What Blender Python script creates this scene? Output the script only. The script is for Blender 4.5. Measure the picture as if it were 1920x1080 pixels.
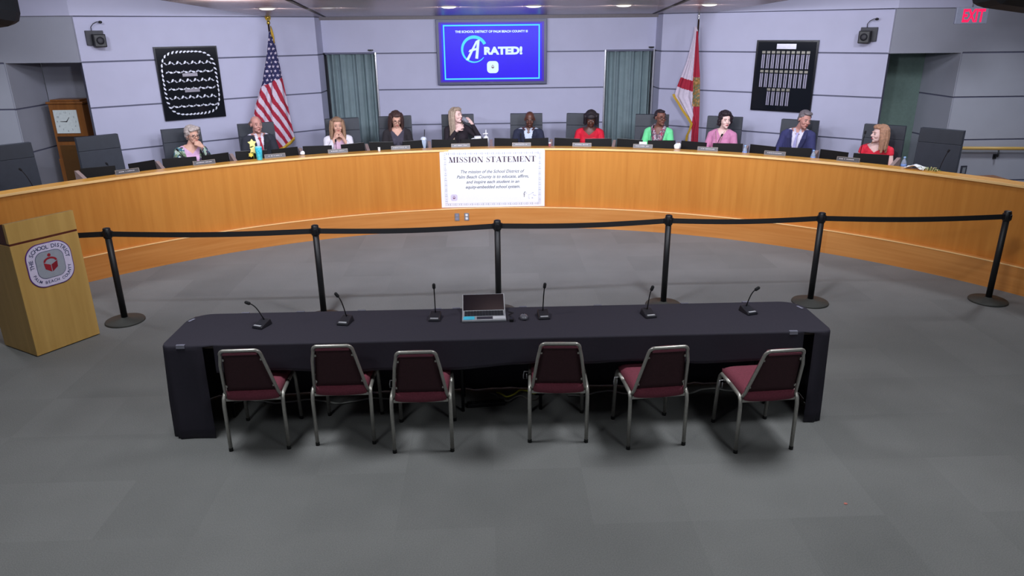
import bpy, bmesh, math, random
from mathutils import Vector, Matrix, noise
random.seed(7)
for o in list(bpy.data.objects): bpy.data.objects.remove(o)
SC = bpy.context.scene
COL = SC.collection
PI = math.pi
def R(d): return math.radians(d)

# ---------------------------------------------------------------- camera
cam_d = bpy.data.cameras.new('camera'); cam = bpy.data.objects.new('camera', cam_d); COL.objects.link(cam)
yaw, pit, rol = R(1.8726), R(19.7776), R(-0.5697)
fw = Vector((math.sin(yaw)*math.cos(pit), math.cos(yaw)*math.cos(pit), -math.sin(pit)))
rt = Vector((math.cos(yaw), -math.sin(yaw), 0)); up = rt.cross(fw)
r2 = math.cos(rol)*rt + math.sin(rol)*up; u2 = -math.sin(rol)*rt + math.cos(rol)*up
m = Matrix((r2, u2, -fw)).transposed().to_4x4(); m.translation = Vector((0, 0, 2.83))
cam.matrix_world = m
cam_d.sensor_width = 36; cam_d.lens = 1346.8*36/1920; cam_d.clip_end = 100
SC.camera = cam
# ---------------------------------------------------------------- world and exposure
w = bpy.data.worlds.new('world'); SC.world = w; w.use_nodes = True
w.node_tree.nodes['Background'].inputs[0].default_value = (.6, .65, .8, 1)
w.node_tree.nodes['Background'].inputs[1].default_value = .05
SC.view_settings.view_transform = 'Standard'; SC.view_settings.look = 'None'
SC.view_settings.exposure = 0.0; SC.view_settings.gamma = 1; SC.view_settings.use_curve_mapping = False
# ---------------------------------------------------------------- soffit downlights in view, plus unseen lights added to wash and fill
def area(name, loc, size, power, col, aim=None, spread=180, shape='DISK', sy=None):
    l = bpy.data.lights.new(name, 'AREA'); l.shape = shape; l.size = size
    if sy: l.size_y = sy
    l.energy = power; l.color = col; l.spread = R(spread)
    o = bpy.data.objects.new(name, l); COL.objects.link(o); o.location = loc
    if aim: o.rotation_euler = (Vector(aim)-Vector(loc)).to_track_quat('-Z', 'Y').to_euler()
    return o
COOL = (.86, .88, 1.0)
for x, wl in ((-2.2, 1), (-1.58, .5), (-.36, 1), (.51, 1), (1.44, 1), (2.33, 1)):      # downlights seen in the soffit
    area('soffit_lamp', (x, 7.9, 3.03), .14, 34*wl, COOL, (x, 12.6, .9), 150)
for x in (-1.9, 0.1, 2.1):                                                             # unseen wash lights added at the soffit's front edge
    area('unseen_dais_wash', (x, 5.7, 3.03), .35, 62, COOL, (x*1.15, 11.6, 1.1), 130)
for s in (-1, 1):
    area('unseen_wing_wash', (.1+s*3.0, 7.9, 3.7), .45, 24, COOL, (.1+s*3.9, 11.6, 1.2), 140); area('unseen_wing_wash', (.1+s*4.6, 7.3, 3.7), .45, 24, COOL, (.1+s*5.2, 10.6, 1.2), 140)  # unseen lights added to brighten the wing walls
    area('unseen_hall_fill', (.1+s*2.3, 4.5, 3.95), .9, 80, (.93, .97, 1.0)); area('unseen_hall_fill', (.1+s*2.6, .9, 3.95), .9, 38, (.92, .98, 1.0))  # unseen lights added over the table and the foreground floor
    area('unseen_side_fill', (.1+s*7.0, 8.6, 3.9), .5, 36, (.88, .93, 1.0), None, 110)  # unseen light added for the lower side walls

# ---------------------------------------------------------------- materials
def lin(c):
    return tuple(((x/255)/12.92 if x/255 <= .04045 else ((x/255+.055)/1.055)**2.4) for x in c)
MC = {}
def mat(name, rgb, rough=.6, metal=0, var=.06, scale=30, bump=0, emit=0, trans=0, spec=.5, alpha=1):
    if name in MC: return MC[name]
    M = bpy.data.materials.new(name); M.use_nodes = True; MC[name] = M
    N = M.node_tree.nodes; L = M.node_tree.links; b = N['Principled BSDF']
    c = lin(rgb)
    tc = N.new('ShaderNodeTexCoord'); nz = N.new('ShaderNodeTexNoise'); nz.inputs['Scale'].default_value = scale; nz.inputs['Detail'].default_value = 3
    L.new(tc.outputs['Object'], nz.inputs['Vector'])
    rp = N.new('ShaderNodeValToRGB'); rp.color_ramp.elements[0].position = .3; rp.color_ramp.elements[1].position = .7
    rp.color_ramp.elements[0].color = (*[x*(1-var) for x in c], 1); rp.color_ramp.elements[1].color = (*[min(1, x*(1+var)) for x in c], 1)
    L.new(nz.outputs['Fac'], rp.inputs['Fac'])
    if emit: b.inputs['Base Color'].default_value = (.01, .01, .01, 1); spec = .1
    else: L.new(rp.outputs['Color'], b.inputs['Base Color'])
    b.inputs['Roughness'].default_value = rough; b.inputs['Metallic'].default_value = metal
    b.inputs['Specular IOR Level'].default_value = spec
    if trans: b.inputs['Transmission Weight'].default_value = trans
    if alpha < 1: b.inputs['Alpha'].default_value = alpha
    if bump:
        bp = N.new('ShaderNodeBump'); bp.inputs['Strength'].default_value = bump; bp.inputs['Distance'].default_value = .003
        L.new(nz.outputs['Fac'], bp.inputs['Height']); L.new(bp.outputs['Normal'], b.inputs['Normal'])
    if emit:
        L.new(rp.outputs['Color'], b.inputs['Emission Color']); b.inputs['Emission Strength'].default_value = emit
    return M
def cells(name, cols, scale=30, rough=.8):       # patterned cloth: voronoi cells in several colours
    if name in MC: return MC[name]
    M = bpy.data.materials.new(name); M.use_nodes = True; MC[name] = M
    N = M.node_tree.nodes; L = M.node_tree.links; b = N['Principled BSDF']
    tc = N.new('ShaderNodeTexCoord'); v = N.new('ShaderNodeTexVoronoi'); v.inputs['Scale'].default_value = scale
    nz = N.new('ShaderNodeTexNoise'); nz.inputs['Scale'].default_value = scale*.6
    mx = N.new('ShaderNodeVectorMath'); mx.operation = 'ADD'
    sc = N.new('ShaderNodeVectorMath'); sc.operation = 'SCALE'; sc.inputs['Scale'].default_value = .06
    L.new(nz.outputs['Color'], sc.inputs[0]); L.new(tc.outputs['Object'], nz.inputs['Vector'])
    L.new(tc.outputs['Object'], mx.inputs[0]); L.new(sc.outputs[0], mx.inputs[1]); L.new(mx.outputs[0], v.inputs['Vector'])
    sp = N.new('ShaderNodeSeparateColor'); L.new(v.outputs['Color'], sp.inputs[0])
    rp = N.new('ShaderNodeValToRGB'); rp.color_ramp.interpolation = 'CONSTANT'
    e = rp.color_ramp.elements
    while len(e) < len(cols): e.new(.5)
    for i, c in enumerate(cols): e[i].position = i/len(cols); e[i].color = (*lin(c), 1)
    L.new(sp.outputs[0], rp.inputs['Fac']); L.new(rp.outputs['Color'], b.inputs['Base Color']); b.inputs['Roughness'].default_value = rough
    return M
XC, YCN = .1034, 3.9097
def wood(name, c1, c2, mode='curve_v', rough=.38, grain=1.0, panel=0.0):
    if name in MC: return MC[name]
    M = bpy.data.materials.new(name); M.use_nodes = True; MC[name] = M
    N = M.node_tree.nodes; L = M.node_tree.links; b = N['Principled BSDF']
    tc = N.new('ShaderNodeTexCoord'); sp = N.new('ShaderNodeSeparateXYZ'); L.new(tc.outputs['Object'], sp.inputs[0])
    cb = N.new('ShaderNodeCombineXYZ')
    if mode.startswith('curve'):
        sx = N.new('ShaderNodeMath'); sx.operation = 'SUBTRACT'; sx.inputs[1].default_value = XC; L.new(sp.outputs[0], sx.inputs[0])
        sy = N.new('ShaderNodeMath'); sy.operation = 'SUBTRACT'; sy.inputs[1].default_value = YCN; L.new(sp.outputs[1], sy.inputs[0])
        at = N.new('ShaderNodeMath'); at.operation = 'ARCTAN2'; L.new(sx.outputs[0], at.inputs[0]); L.new(sy.outputs[0], at.inputs[1])
        mu = N.new('ShaderNodeMath'); mu.operation = 'MULTIPLY'; mu.inputs[1].default_value = 6.77; L.new(at.outputs[0], mu.inputs[0])
        uo = mu.outputs[0]
    else:
        ad = N.new('ShaderNodeMath'); ad.operation = 'ADD'; L.new(sp.outputs[0], ad.inputs[0]); L.new(sp.outputs[1], ad.inputs[1]); uo = ad.outputs[0]
    L.new(uo, cb.inputs[0]); L.new(sp.outputs[2], cb.inputs[2])
    mp = N.new('ShaderNodeMapping'); L.new(cb.outputs[0], mp.inputs[0])
    mp.inputs['Scale'].default_value = (14, 1, .9) if mode.endswith('v') else (.9, 1, 22)
    nz = N.new('ShaderNodeTexNoise'); nz.inputs['Scale'].default_value = 1.0*grain; nz.inputs['Detail'].default_value = 5; nz.inputs['Distortion'].default_value = .4
    L.new(mp.outputs[0], nz.inputs['Vector'])
    fac = nz.outputs['Fac']
    if panel:
        dv = N.new('ShaderNodeMath'); dv.operation = 'DIVIDE'; dv.inputs[1].default_value = panel; L.new(uo, dv.inputs[0])
        fl = N.new('ShaderNodeMath'); fl.operation = 'FLOOR'; L.new(dv.outputs[0], fl.inputs[0])
        wn = N.new('ShaderNodeTexWhiteNoise'); wn.noise_dimensions = '1D'; L.new(fl.outputs[0], wn.inputs['W'])
        ma = N.new('ShaderNodeMath'); ma.operation = 'MULTIPLY_ADD'; ma.inputs[1].default_value = .22; L.new(wn.outputs['Value'], ma.inputs[0]); 
        sb = N.new('ShaderNodeMath'); sb.operation = 'SUBTRACT'; sb.inputs[1].default_value = .11; L.new(fac, sb.inputs[0]); L.new(sb.outputs[0], ma.inputs[2]); fac = ma.outputs[0]
    rp = N.new('ShaderNodeValToRGB'); rp.color_ramp.elements[0].position = .25; rp.color_ramp.elements[1].position = .78
    rp.color_ramp.elements[0].color = (*lin(c1), 1); rp.color_ramp.elements[1].color = (*lin(c2), 1)
    L.new(fac, rp.inputs['Fac']); L.new(rp.outputs['Color'], b.inputs['Base Color']); b.inputs['Roughness'].default_value = rough
    return M
def carpet():
    M = bpy.data.materials.new('carpet'); M.use_nodes = True; MC['carpet'] = M
    N = M.node_tree.nodes; L = M.node_tree.links; b = N['Principled BSDF']
    tc = N.new('ShaderNodeTexCoord')
    nz = N.new('ShaderNodeTexNoise'); nz.inputs['Scale'].default_value = 130; nz.inputs['Detail'].default_value = 4; L.new(tc.outputs['Object'], nz.inputs['Vector'])
    big = N.new('ShaderNodeTexNoise'); big.inputs['Scale'].default_value = 1.1; big.inputs['Detail'].default_value = 3; L.new(tc.outputs['Object'], big.inputs['Vector'])
    mp = N.new('ShaderNodeMapping'); mp.inputs['Scale'].default_value = (1/.6, 1/.6, 1); L.new(tc.outputs['Object'], mp.inputs[0])
    fl = N.new('ShaderNodeVectorMath'); fl.operation = 'FLOOR'; L.new(mp.outputs[0], fl.inputs[0])
    wn = N.new('ShaderNodeTexWhiteNoise'); wn.noise_dimensions = '2D'; L.new(fl.outputs[0], wn.inputs['Vector'])
    wv = N.new('ShaderNodeTexWave'); wv.inputs['Scale'].default_value = 55; wv.inputs['Distortion'].default_value = 1.5; L.new(tc.outputs['Object'], wv.inputs['Vector'])
    a = N.new('ShaderNodeMath'); a.operation = 'MULTIPLY'; a.inputs[1].default_value = .42; L.new(nz.outputs['Fac'], a.inputs[0])
    c = N.new('ShaderNodeMath'); c.operation = 'MULTIPLY_ADD'; c.inputs[1].default_value = .3; L.new(big.outputs['Fac'], c.inputs[0]); L.new(a.outputs[0], c.inputs[2])
    d = N.new('ShaderNodeMath'); d.operation = 'MULTIPLY_ADD'; d.inputs[1].default_value = .09; L.new(wn.outputs['Value'], d.inputs[0]); L.new(c.outputs[0], d.inputs[2])
    e = N.new('ShaderNodeMath'); e.operation = 'MULTIPLY_ADD'; e.inputs[1].default_value = .10; L.new(wv.outputs['Fac'], e.inputs[0]); L.new(d.outputs[0], e.inputs[2])
    rp = N.new('ShaderNodeValToRGB'); rp.color_ramp.elements[0].position = .2; rp.color_ramp.elements[1].position = .75
    rp.color_ramp.elements[0].color = (*lin((98, 99, 99)), 1); rp.color_ramp.elements[1].color = (*lin((146, 146, 146)), 1)
    L.new(e.outputs[0], rp.inputs['Fac']); L.new(rp.outputs['Color'], b.inputs['Base Color'])
    bp = N.new('ShaderNodeBump'); bp.inputs['Strength'].default_value = .5; bp.inputs['Distance'].default_value = .004
    L.new(nz.outputs['Fac'], bp.inputs['Height']); L.new(bp.outputs['Normal'], b.inputs['Normal'])
    b.inputs['Roughness'].default_value = .95; b.inputs['Specular IOR Level'].default_value = .2
    return M
CARPET = carpet()
WALL = mat('wall_paint', (188, 188, 212), .75, var=.02, scale=4)
WALL_SHADE = mat('wall_paint_shaded', (158, 160, 172), .75, var=.02, scale=4)  # wall paint darkened, with the shade of the side walls in its colour
GROOVE = mat('wall_reveal', (96, 97, 118), .7)
CEIL = mat('ceiling_paint', (124, 103, 94), .27, var=.03, scale=3, spec=.25)
CEILJ = mat('ceiling_joint', (30, 26, 28), .8)
DAIS = wood('dais_veneer', (190, 120, 46), (206, 138, 60), 'curve_v', .36, 1, .61)
PLINTH = wood('dais_plinth_veneer', (196, 124, 56), (214, 148, 80), 'curve_h', .4, 1, 2.4)
CAPW = wood('counter_cap_wood', (204, 140, 50), (232, 172, 78), 'curve_h', .25)
EDGE_HI = wood('painted_edge_highlight', (246, 196, 128), (255, 214, 150), 'curve_h', .25)  # pale colour stands in for light caught along the dais edges
PODW = wood('podium_maple', (186, 146, 78), (206, 166, 96), 'flat_v', .42)
PODR = mat('podium_rosewood', (92, 40, 26), .4)
CLOCKW = wood('clock_case_wood', (112, 66, 28), (146, 92, 44), 'flat_v', .35)
TAN = mat('tan_laminate', (150, 128, 124), .5)
BLACK = mat('black_plastic', (18, 18, 22), .45)
BLACKM = mat('black_matt_metal', (26, 26, 29), .5, .2)
BGLOSS = mat('black_gloss', (10, 10, 12), .15)
MONB = mat('monitor_back_plastic', (12, 9, 9), .6, spec=.25)
STGREY = mat('stanchion_base_grey', (62, 63, 60), .65)
BELT = mat('belt_webbing', (20, 19, 22), .85, bump=.3, scale=200)
LEATH = mat('charcoal_leather', (46, 51, 62), .5, var=.08, scale=14, bump=.15)
LEATHD = mat('dark_leather_headrest', (41, 46, 56), .5, var=.08, scale=14, bump=.15)
CHROME = mat('hammered_grey_metal', (172, 170, 164), .36, .55, var=.08, scale=60)
SILVER = mat('silver_metal', (190, 190, 195), .3, .8)
MARO = mat('burgundy_fabric', (124, 56, 72), .9, var=.15, scale=120, bump=.4)
MAROD = mat('dark_burgundy_backing', (60, 28, 36), .8, var=.15, scale=100, bump=.2)
RUBB = mat('rubber', (18, 18, 18), .8)
CLOTH = mat('navy_black_tablecloth', (49, 46, 57), .8, var=.05, scale=60, spec=.3)
WHITE = mat('white_plastic', (232, 232, 236), .5)
PAPER = mat('paper_white', (240, 240, 244), .8, var=.01)
INK = mat('dark_ink', (62, 36, 58), .7)
INKG = mat('grey_ink', (92, 100, 108), .7)
INKL = mat('pale_grey_ink', (176, 178, 200), .8)
CURT = mat('sage_curtain', (128, 146, 150), .85, var=.06, scale=8)
GOLD = mat('gold_fringe', (200, 160, 50), .6, .2, var=.2, scale=90)
BRASS = mat('brass', (190, 160, 70), .3, .8)
RED = mat('flag_red', (160, 26, 52), .8)
FWHITE = mat('flag_white', (204, 192, 208), .8)
FBLUE = mat('flag_blue', (36, 36, 82), .8)
SEALB = cells('flag_seal', [(150, 110, 60), (120, 96, 48), (176, 130, 80), (96, 110, 90)], 40)
SKINL = mat('skin_light', (222, 172, 150), .55, var=.05, scale=40)
SKINP = mat('skin_pale', (236, 198, 190), .55, var=.05, scale=40)
SKINR = mat('skin_ruddy', (196, 142, 130), .55, var=.05, scale=40)
SKIND = mat('skin_deep_brown', (92, 56, 44), .45, var=.06, scale=40)
SKINB = mat('skin_brown', (126, 82, 68), .5, var=.06, scale=40)
GLASSF = mat('spectacle_frame', (60, 34, 36), .3)
EYEW = mat('eye_white', (176, 168, 164), .4); EYED = mat('eye_dark', (34, 24, 22), .2)

# ---------------------------------------------------------------- mesh builder
class MB:
    def __init__(s): s.bm = bmesh.new(); s.mats = []; s.T = Matrix.Identity(4)
    def mi(s, m):
        if m not in s.mats: s.mats.append(m)
        return s.mats.index(m)
    def add(s, vs, fs, m, smooth=False, T=None):
        T = s.T @ T if T is not None else s.T
        bv = [s.bm.verts.new(T @ Vector(v)) for v in vs]; i = s.mi(m)
        for f in fs:
            try: q = s.bm.faces.new([bv[k] for k in f])
            except ValueError: continue
            q.material_index = i; q.smooth = smooth
        return bv
    def box(s, c, d, m, T=None, bev=0):
        x, y, z = c; a, b, h = d[0]/2, d[1]/2, d[2]/2
        if bev:
            t = bmesh.new(); bmesh.ops.create_cube(t, size=1)
            for v in t.verts: v.co = Vector((v.co.x*d[0], v.co.y*d[1], v.co.z*d[2]))
            bmesh.ops.bevel(t, geom=list(t.edges), offset=bev, segments=2, affect='EDGES', profile=.5)
            t.verts.ensure_lookup_table(); t.verts.index_update()
            s.add([v.co+Vector(c) for v in t.verts], [[v.index for v in f.verts] for f in t.faces], m, False, T); t.free(); return s
        vs = [(x+i*a, y+j*b, z+k*h) for i in (-1, 1) for j in (-1, 1) for k in (-1, 1)]
        s.add(vs, [(0, 1, 3, 2), (4, 6, 7, 5), (0, 4, 5, 1), (2, 3, 7, 6), (0, 2, 6, 4), (1, 5, 7, 3)], m, False, T); return s
    def prism(s, poly, z0, z1, m, T=None, smooth=False):
        n = len(poly); vs = [(p[0], p[1], z0) for p in poly]+[(p[0], p[1], z1) for p in poly]
        s.add(vs, [list(range(n))[::-1], list(range(n, 2*n))]+[(i, (i+1) % n, n+(i+1) % n, n+i) for i in range(n)], m, smooth, T); return s
    def lathe(s, prof, m, seg=24, T=None, smooth=True):
        vs = []; fs = []
        for r, z in prof:
            for k in range(seg): a = 2*PI*k/seg; vs.append((r*math.cos(a), r*math.sin(a), z))
        for i in range(len(prof)-1):
            for k in range(seg): fs.append((i*seg+k, i*seg+(k+1) % seg, (i+1)*seg+(k+1) % seg, (i+1)*seg+k))
        fs.append(list(range(seg))[::-1]); fs.append([(len(prof)-1)*seg+k for k in range(seg)])
        s.add(vs, fs, m, smooth, T); return s
    def tube(s, pts, r, m, seg=10, T=None, ry=None, cap=True):
        pts = [Vector(p) for p in pts]; n = len(pts); rs = r if isinstance(r, (list, tuple)) else [r]*n
        vs = []; fs = []; pn = None
        for i, p in enumerate(pts):
            d = (pts[min(i+1, n-1)]-pts[max(i-1, 0)])
            if d.length < 1e-9: d = Vector((0, 0, 1))
            d.normalize()
            if pn is None:
                a = Vector((0, 0, 1)) if abs(d.z) < .9 else Vector((0, 1, 0)); pn = (a - d*a.dot(d)).normalized()
            else:
                pn = (pn - d*pn.dot(d)).normalized()
            q = d.cross(pn)
            for k in range(seg):
                a = 2*PI*k/seg; vs.append(p+pn*math.cos(a)*rs[i]+q*math.sin(a)*(rs[i] if ry is None else ry))
        for i in range(n-1):
            for k in range(seg): fs.append((i*seg+k, i*seg+(k+1) % seg, (i+1)*seg+(k+1) % seg, (i+1)*seg+k))
        if cap: fs.append(list(range(seg))[::-1]); fs.append([(n-1)*seg+k for k in range(seg)])
        s.add(vs, fs, m, True, T); return s
    def ell(s, c, r, m=None, T=None, seg=16, rings=10):
        vs = [(c[0], c[1], c[2]-r[2])]; fs = []
        for i in range(1, rings):
            t = PI*i/rings
            for k in range(seg): a = 2*PI*k/seg; vs.append((c[0]+r[0]*math.sin(t)*math.cos(a), c[1]+r[1]*math.sin(t)*math.sin(a), c[2]-r[2]*math.cos(t)))
        vs.append((c[0], c[1], c[2]+r[2])); L = len(vs)-1
        for k in range(seg):
            fs.append((0, 1+(k+1) % seg, 1+k)); fs.append((L, L-seg+k, L-seg+(k+1) % seg))
            for i in range(rings-2): fs.append((1+i*seg+k, 1+i*seg+(k+1) % seg, 1+(i+1)*seg+(k+1) % seg, 1+(i+1)*seg+k))
        s.add(vs, fs, m, True, T); return s
    def cap(s, p0, p1, r0, r1=None, m=None, T=None):    # capsule with two radii
        r1 = r0 if r1 is None else r1; p0 = Vector(p0); p1 = Vector(p1); d = p1-p0
        L = d.length; u = d/L if L > 1e-9 else Vector((0, 0, 1)); pts = []; rs = []
        for i in range(5): t = PI/2*i/5; pts.append(p0-u*r0*math.cos(t)); rs.append(max(r0*math.sin(t), r0*.05))
        pts.append(p0); rs.append(r0); pts.append(p1); rs.append(r1)
        for i in range(1, 6): t = PI/2*i/5; pts.append(p1+u*r1*math.sin(t)); rs.append(max(r1*math.cos(t), r1*.05))
        s.tube(pts, rs, m, 12, T); return s
    def loft(s, rings, m, T=None, seg=20):             # rings (x, y, z, rx, ry)
        vs = []; fs = []
        for (x, y, z, rx, ry) in rings:
            for k in range(seg): a = 2*PI*k/seg; vs.append((x+rx*math.cos(a), y+ry*math.sin(a), z))
        n = len(rings)
        for i in range(n-1):
            for k in range(seg): fs.append((i*seg+k, i*seg+(k+1) % seg, (i+1)*seg+(k+1) % seg, (i+1)*seg+k))
        fs.append(list(range(seg))[::-1]); fs.append([(n-1)*seg+k for k in range(seg)])
        s.add(vs, fs, m, True, T); return s
    def grid(s, fn, nu, nv, m, smooth=True, T=None, matfn=None, thick=0):
        T2 = s.T @ T if T is not None else s.T
        V = [[s.bm.verts.new(T2 @ Vector(fn(i/nu, j/nv))) for j in range(nv+1)] for i in range(nu+1)]
        for i in range(nu):
            for j in range(nv):
                f = s.bm.faces.new((V[i][j], V[i+1][j], V[i+1][j+1], V[i][j+1])); f.smooth = smooth
                f.material_index = s.mi(matfn((i+.5)/nu, (j+.5)/nv) if matfn else m)
        return s
    def build(s, name, parent=None, bevel=0, solid=0, recalc=True):
        if recalc: bmesh.ops.recalc_face_normals(s.bm, faces=list(s.bm.faces))
        me = bpy.data.meshes.new(name); s.bm.to_mesh(me); s.bm.free()
        for m_ in s.mats: me.materials.append(m_)
        o = bpy.data.objects.new(name, me); COL.objects.link(o)
        if parent: o.parent = parent
        if solid: q = o.modifiers.new('thickness', 'SOLIDIFY'); q.thickness = solid; q.offset = 0
        if bevel: q = o.modifiers.new('bevel', 'BEVEL'); q.width = bevel; q.segments = 2; q.limit_method = 'ANGLE'
        return o
def thing(name, label, cat, loc=(0, 0, 0), rz=0, group=None, scale=None):
    o = bpy.data.objects.new(name, None); COL.objects.link(o); o.empty_display_size = .1
    o.location = loc; o.rotation_euler = (0, 0, rz); o['label'] = label; o['category'] = cat
    if group: o['group'] = group
    return o
def tag(o, label, cat, group=None):
    o['label'] = label; o['category'] = cat
    if group: o['group'] = group
    return o
def struct(o): o['kind'] = 'structure'; return o
def dup(root, loc, rz, label, group=None):
    def cp(o, par):
        c = o.copy(); COL.objects.link(c); c.parent = par
        for ch in o.children: cp(ch, c)
        return c
    r = root.copy(); COL.objects.link(r); r.location = loc; r.rotation_euler = (0, 0, rz); r['label'] = label
    if group: r['group'] = group
    for ch in root.children: cp(ch, r)
    return r
def pol(phi, r, z=0): a = R(phi); return Vector((XC+r*math.sin(a), YCN+r*math.cos(a), z))

# ---------------------------------------------------------------- lettering
def text_geo(s, size, shear=0, off=0, align='CENTER', space=1.0):
    c = bpy.data.curves.new('t', 'FONT'); c.body = s; c.size = size; c.shear = shear; c.offset = off; c.align_x = align; c.align_y = 'CENTER'; c.space_character = space
    c.resolution_u = 4
    o = bpy.data.objects.new('t', c); me = bpy.data.meshes.new_from_object(o)
    vs = [v.co.copy() for v in me.vertices]; fs = [list(p.vertices) for p in me.polygons]
    bpy.data.objects.remove(o); bpy.data.curves.remove(c); bpy.data.meshes.remove(me)
    return vs, fs
def put_text(mb, s, size, x, z, y, m, shear=0, off=0, align='CENTER', space=1.0, rot=0, width=None, height=None):
    """letters in the local XZ plane, facing -Y, centred on (x, z)"""
    vs, fs = text_geo(s, size, shear, off, align, space)
    if not vs: return
    if width:
        lo = min(v.x for v in vs); hi = max(v.x for v in vs); k = width/(hi-lo); mid = (lo+hi)/2
        for v in vs: v.x = (v.x-mid)*k
    if height:
        lo = min(v.y for v in vs); hi = max(v.y for v in vs); k = height/(hi-lo); mid = (lo+hi)/2
        for v in vs: v.y = (v.y-mid)*k
    ca, sa = math.cos(rot), math.sin(rot)
    mb.add([(x+v.x*ca-v.y*sa, y, z+v.x*sa+v.y*ca) for v in vs], fs, m)
def rrect(w_, h_, r, n=6):
    P = []
    for cx, cy, a0 in ((w_/2-r, h_/2-r, 0), (-w_/2+r, h_/2-r, 90), (-w_/2+r, -h_/2+r, 180), (w_/2-r, -h_/2+r, 270)):
        for i in range(n+1): a = R(a0+90*i/n); P.append((cx+r*math.cos(a), cy+r*math.sin(a)))
    return P
def plate(mb, poly, x, z, y0, y1, m):   # polygon in XZ plane given thickness along Y
    n = len(poly); vs = [(x+p[0], y0, z+p[1]) for p in poly]+[(x+p[0], y1, z+p[1]) for p in poly]
    mb.add(vs, [list(range(n)), list(range(n, 2*n))[::-1]]+[(i, n+i, n+(i+1) % n, (i+1) % n) for i in range(n)], m)
def flat(mb, poly, x, z, y, m): mb.add([(x+p[0], y, z+p[1]) for p in poly], [list(range(len(poly)))], m)
def emblem(mb, x, z, y, k, red, shade=None):    # little cube figure with arms and a round head
    flat(mb, [(math.cos(2*PI*i/14)*.1*k, .42*k+math.sin(2*PI*i/14)*.1*k) for i in range(14)], x, z, y, red)
    n = 10; o_ = [(-.40*k*math.cos(PI*i/n), .02*k+.28*k*math.sin(PI*i/n)) for i in range(n+1)]
    i_ = [(-.28*k*math.cos(PI*i/n), .02*k+.17*k*math.sin(PI*i/n)) for i in range(n+1)]
    for i in range(n): flat(mb, [o_[i], o_[i+1], i_[i+1], i_[i]], x, z, y, red)
    flat(mb, [(-.40*k, 0), (-.02*k, -.18*k), (-.02*k, -.62*k), (-.36*k, -.38*k)], x, z, y, red)
    flat(mb, [(.40*k, 0), (.02*k, -.18*k), (.02*k, -.62*k), (.36*k, -.38*k)], x, z, y, shade or red)
# ================================================================= THE ROOM
AL = .6865; CL, SL = math.cos(AL), math.sin(AL)
XL, XRR, YW, YCOR, SEG = -2.78, 2.973, 13.122, 12.66, 3.50
ZL = [.0, .640, 1.248, 1.857, 2.466, 3.060]
def slab_wall(name, p0, p1, z0, z1, mt=None, grooves=True, th=.12, back=None):
    """wall from p0 to p1 (room side on the right-hand normal side given by turning -90 deg), with recessed reveals"""
    mt = mt or WALL
    p0 = Vector((p0[0], p0[1])); p1 = Vector((p1[0], p1[1])); L_ = (p1-p0).length; d = (p1-p0)/L_
    T = Matrix.Translation((p0.x, p0.y, 0)) @ Matrix.Rotation(math.atan2(d.y, d.x), 4, 'Z')
    b = MB(); b.T = T                       # local x along, room side = -y
    b.box((L_/2, .014+th/2, (z0+z1)/2), (L_, th, z1-z0), GROOVE)
    cuts = [z for z in ZL if z0+.03 < z < z1-.03] if grooves else []
    lv = [z0]+cuts+[z1]
    for i in range(len(lv)-1):
        a = lv[i]+(.011 if i else 0); c = lv[i+1]-(.011 if i < len(lv)-2 else 0)
        b.box((L_/2, .007, (a+c)/2), (L_, .014, c-a), mt)
    return struct(b.build(name))
ZT = 4.0
# floor and platform
b = MB(); b.box((0, 4.7, -.05), (19, 18.6, .1), CARPET); struct(b.build('floor'))
def ring(b, r0, r1, z0, z1, a0, a1, m, n=110, mats=None):
    P = []
    for i in range(n+1):
        a = a0+(a1-a0)*i/n; P.append([pol(a, r0, z0), pol(a, r1, z0), pol(a, r1, z1), pol(a, r0, z1)])
    vs = [v for q in P for v in q]; fs = []
    for i in range(n):
        for k in range(4): fs.append((4*i+k, 4*i+(k+1) % 4, 4*(i+1)+(k+1) % 4, 4*(i+1)+k))
    fs += [(0, 1, 2, 3), (4*n+3, 4*n+2, 4*n+1, 4*n)]
    b.add(vs, fs, m)
A0, A1 = -60, 64
b = MB(); n = 120                     # raised platform carpet behind the dais, out to the walls
def edge(a):
    d = Vector((math.sin(R(a)), math.cos(R(a)))); t = 99
    for (nx, ny, c) in ((0, 1, YW-.02), (0, 1, 99)):
        if d.y > 0: t = min(t, (c-YCN)/d.y)
    return t
def wing_t(a):
    d = Vector((math.sin(R(a)), math.cos(R(a)))); best = edge(a)
    for s in (-1, 1):
        o = Vector((XL if s < 0 else XRR, YCOR)); e = Vector((s*CL, -SL)); nn = Vector((e.y, -e.x))
        q = Vector((XC, YCN)); den = d.dot(nn)
        if abs(den) > 1e-6:
            t = (o-q).dot(nn)/den; h = q+d*t; u = (h-o).dot(e)
            if t > 0 and -.3 < u < SEG: best = min(best, t-.02)
    if abs(d.x) > .2: best = min(best, (8.9/abs(d.x)))
    if d.y > 0: 
        X = XC+d.x*((10.40-YCN)/d.y)
        if abs(X-XC) > 6.56: best = min(best, (10.38-YCN)/d.y)
        else: best = min(best, (11.19-YCN)/d.y) if abs(X-XC) > 5.0 and best > 7.9 else best
    return best
P = []
for i in range(n+1):
    a = A0+(A1-A0)*i/n; t = wing_t(a); P.append((pol(a, 6.80, .30), pol(a, t, .30), pol(a, t, .0), pol(a, 6.80, .0)))
vs = [v for q in P for v in q]; fs = []
for i in range(n):
    for k in range(4): fs.append((4*i+k, 4*i+(k+1) % 4, 4*(i+1)+(k+1) % 4, 4*(i+1)+k))
fs += [(0, 1, 2, 3), (4*n+3, 4*n+2, 4*n+1, 4*n)]
b.add(vs, fs, CARPET); struct(b.build('floor_platform'))
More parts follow.
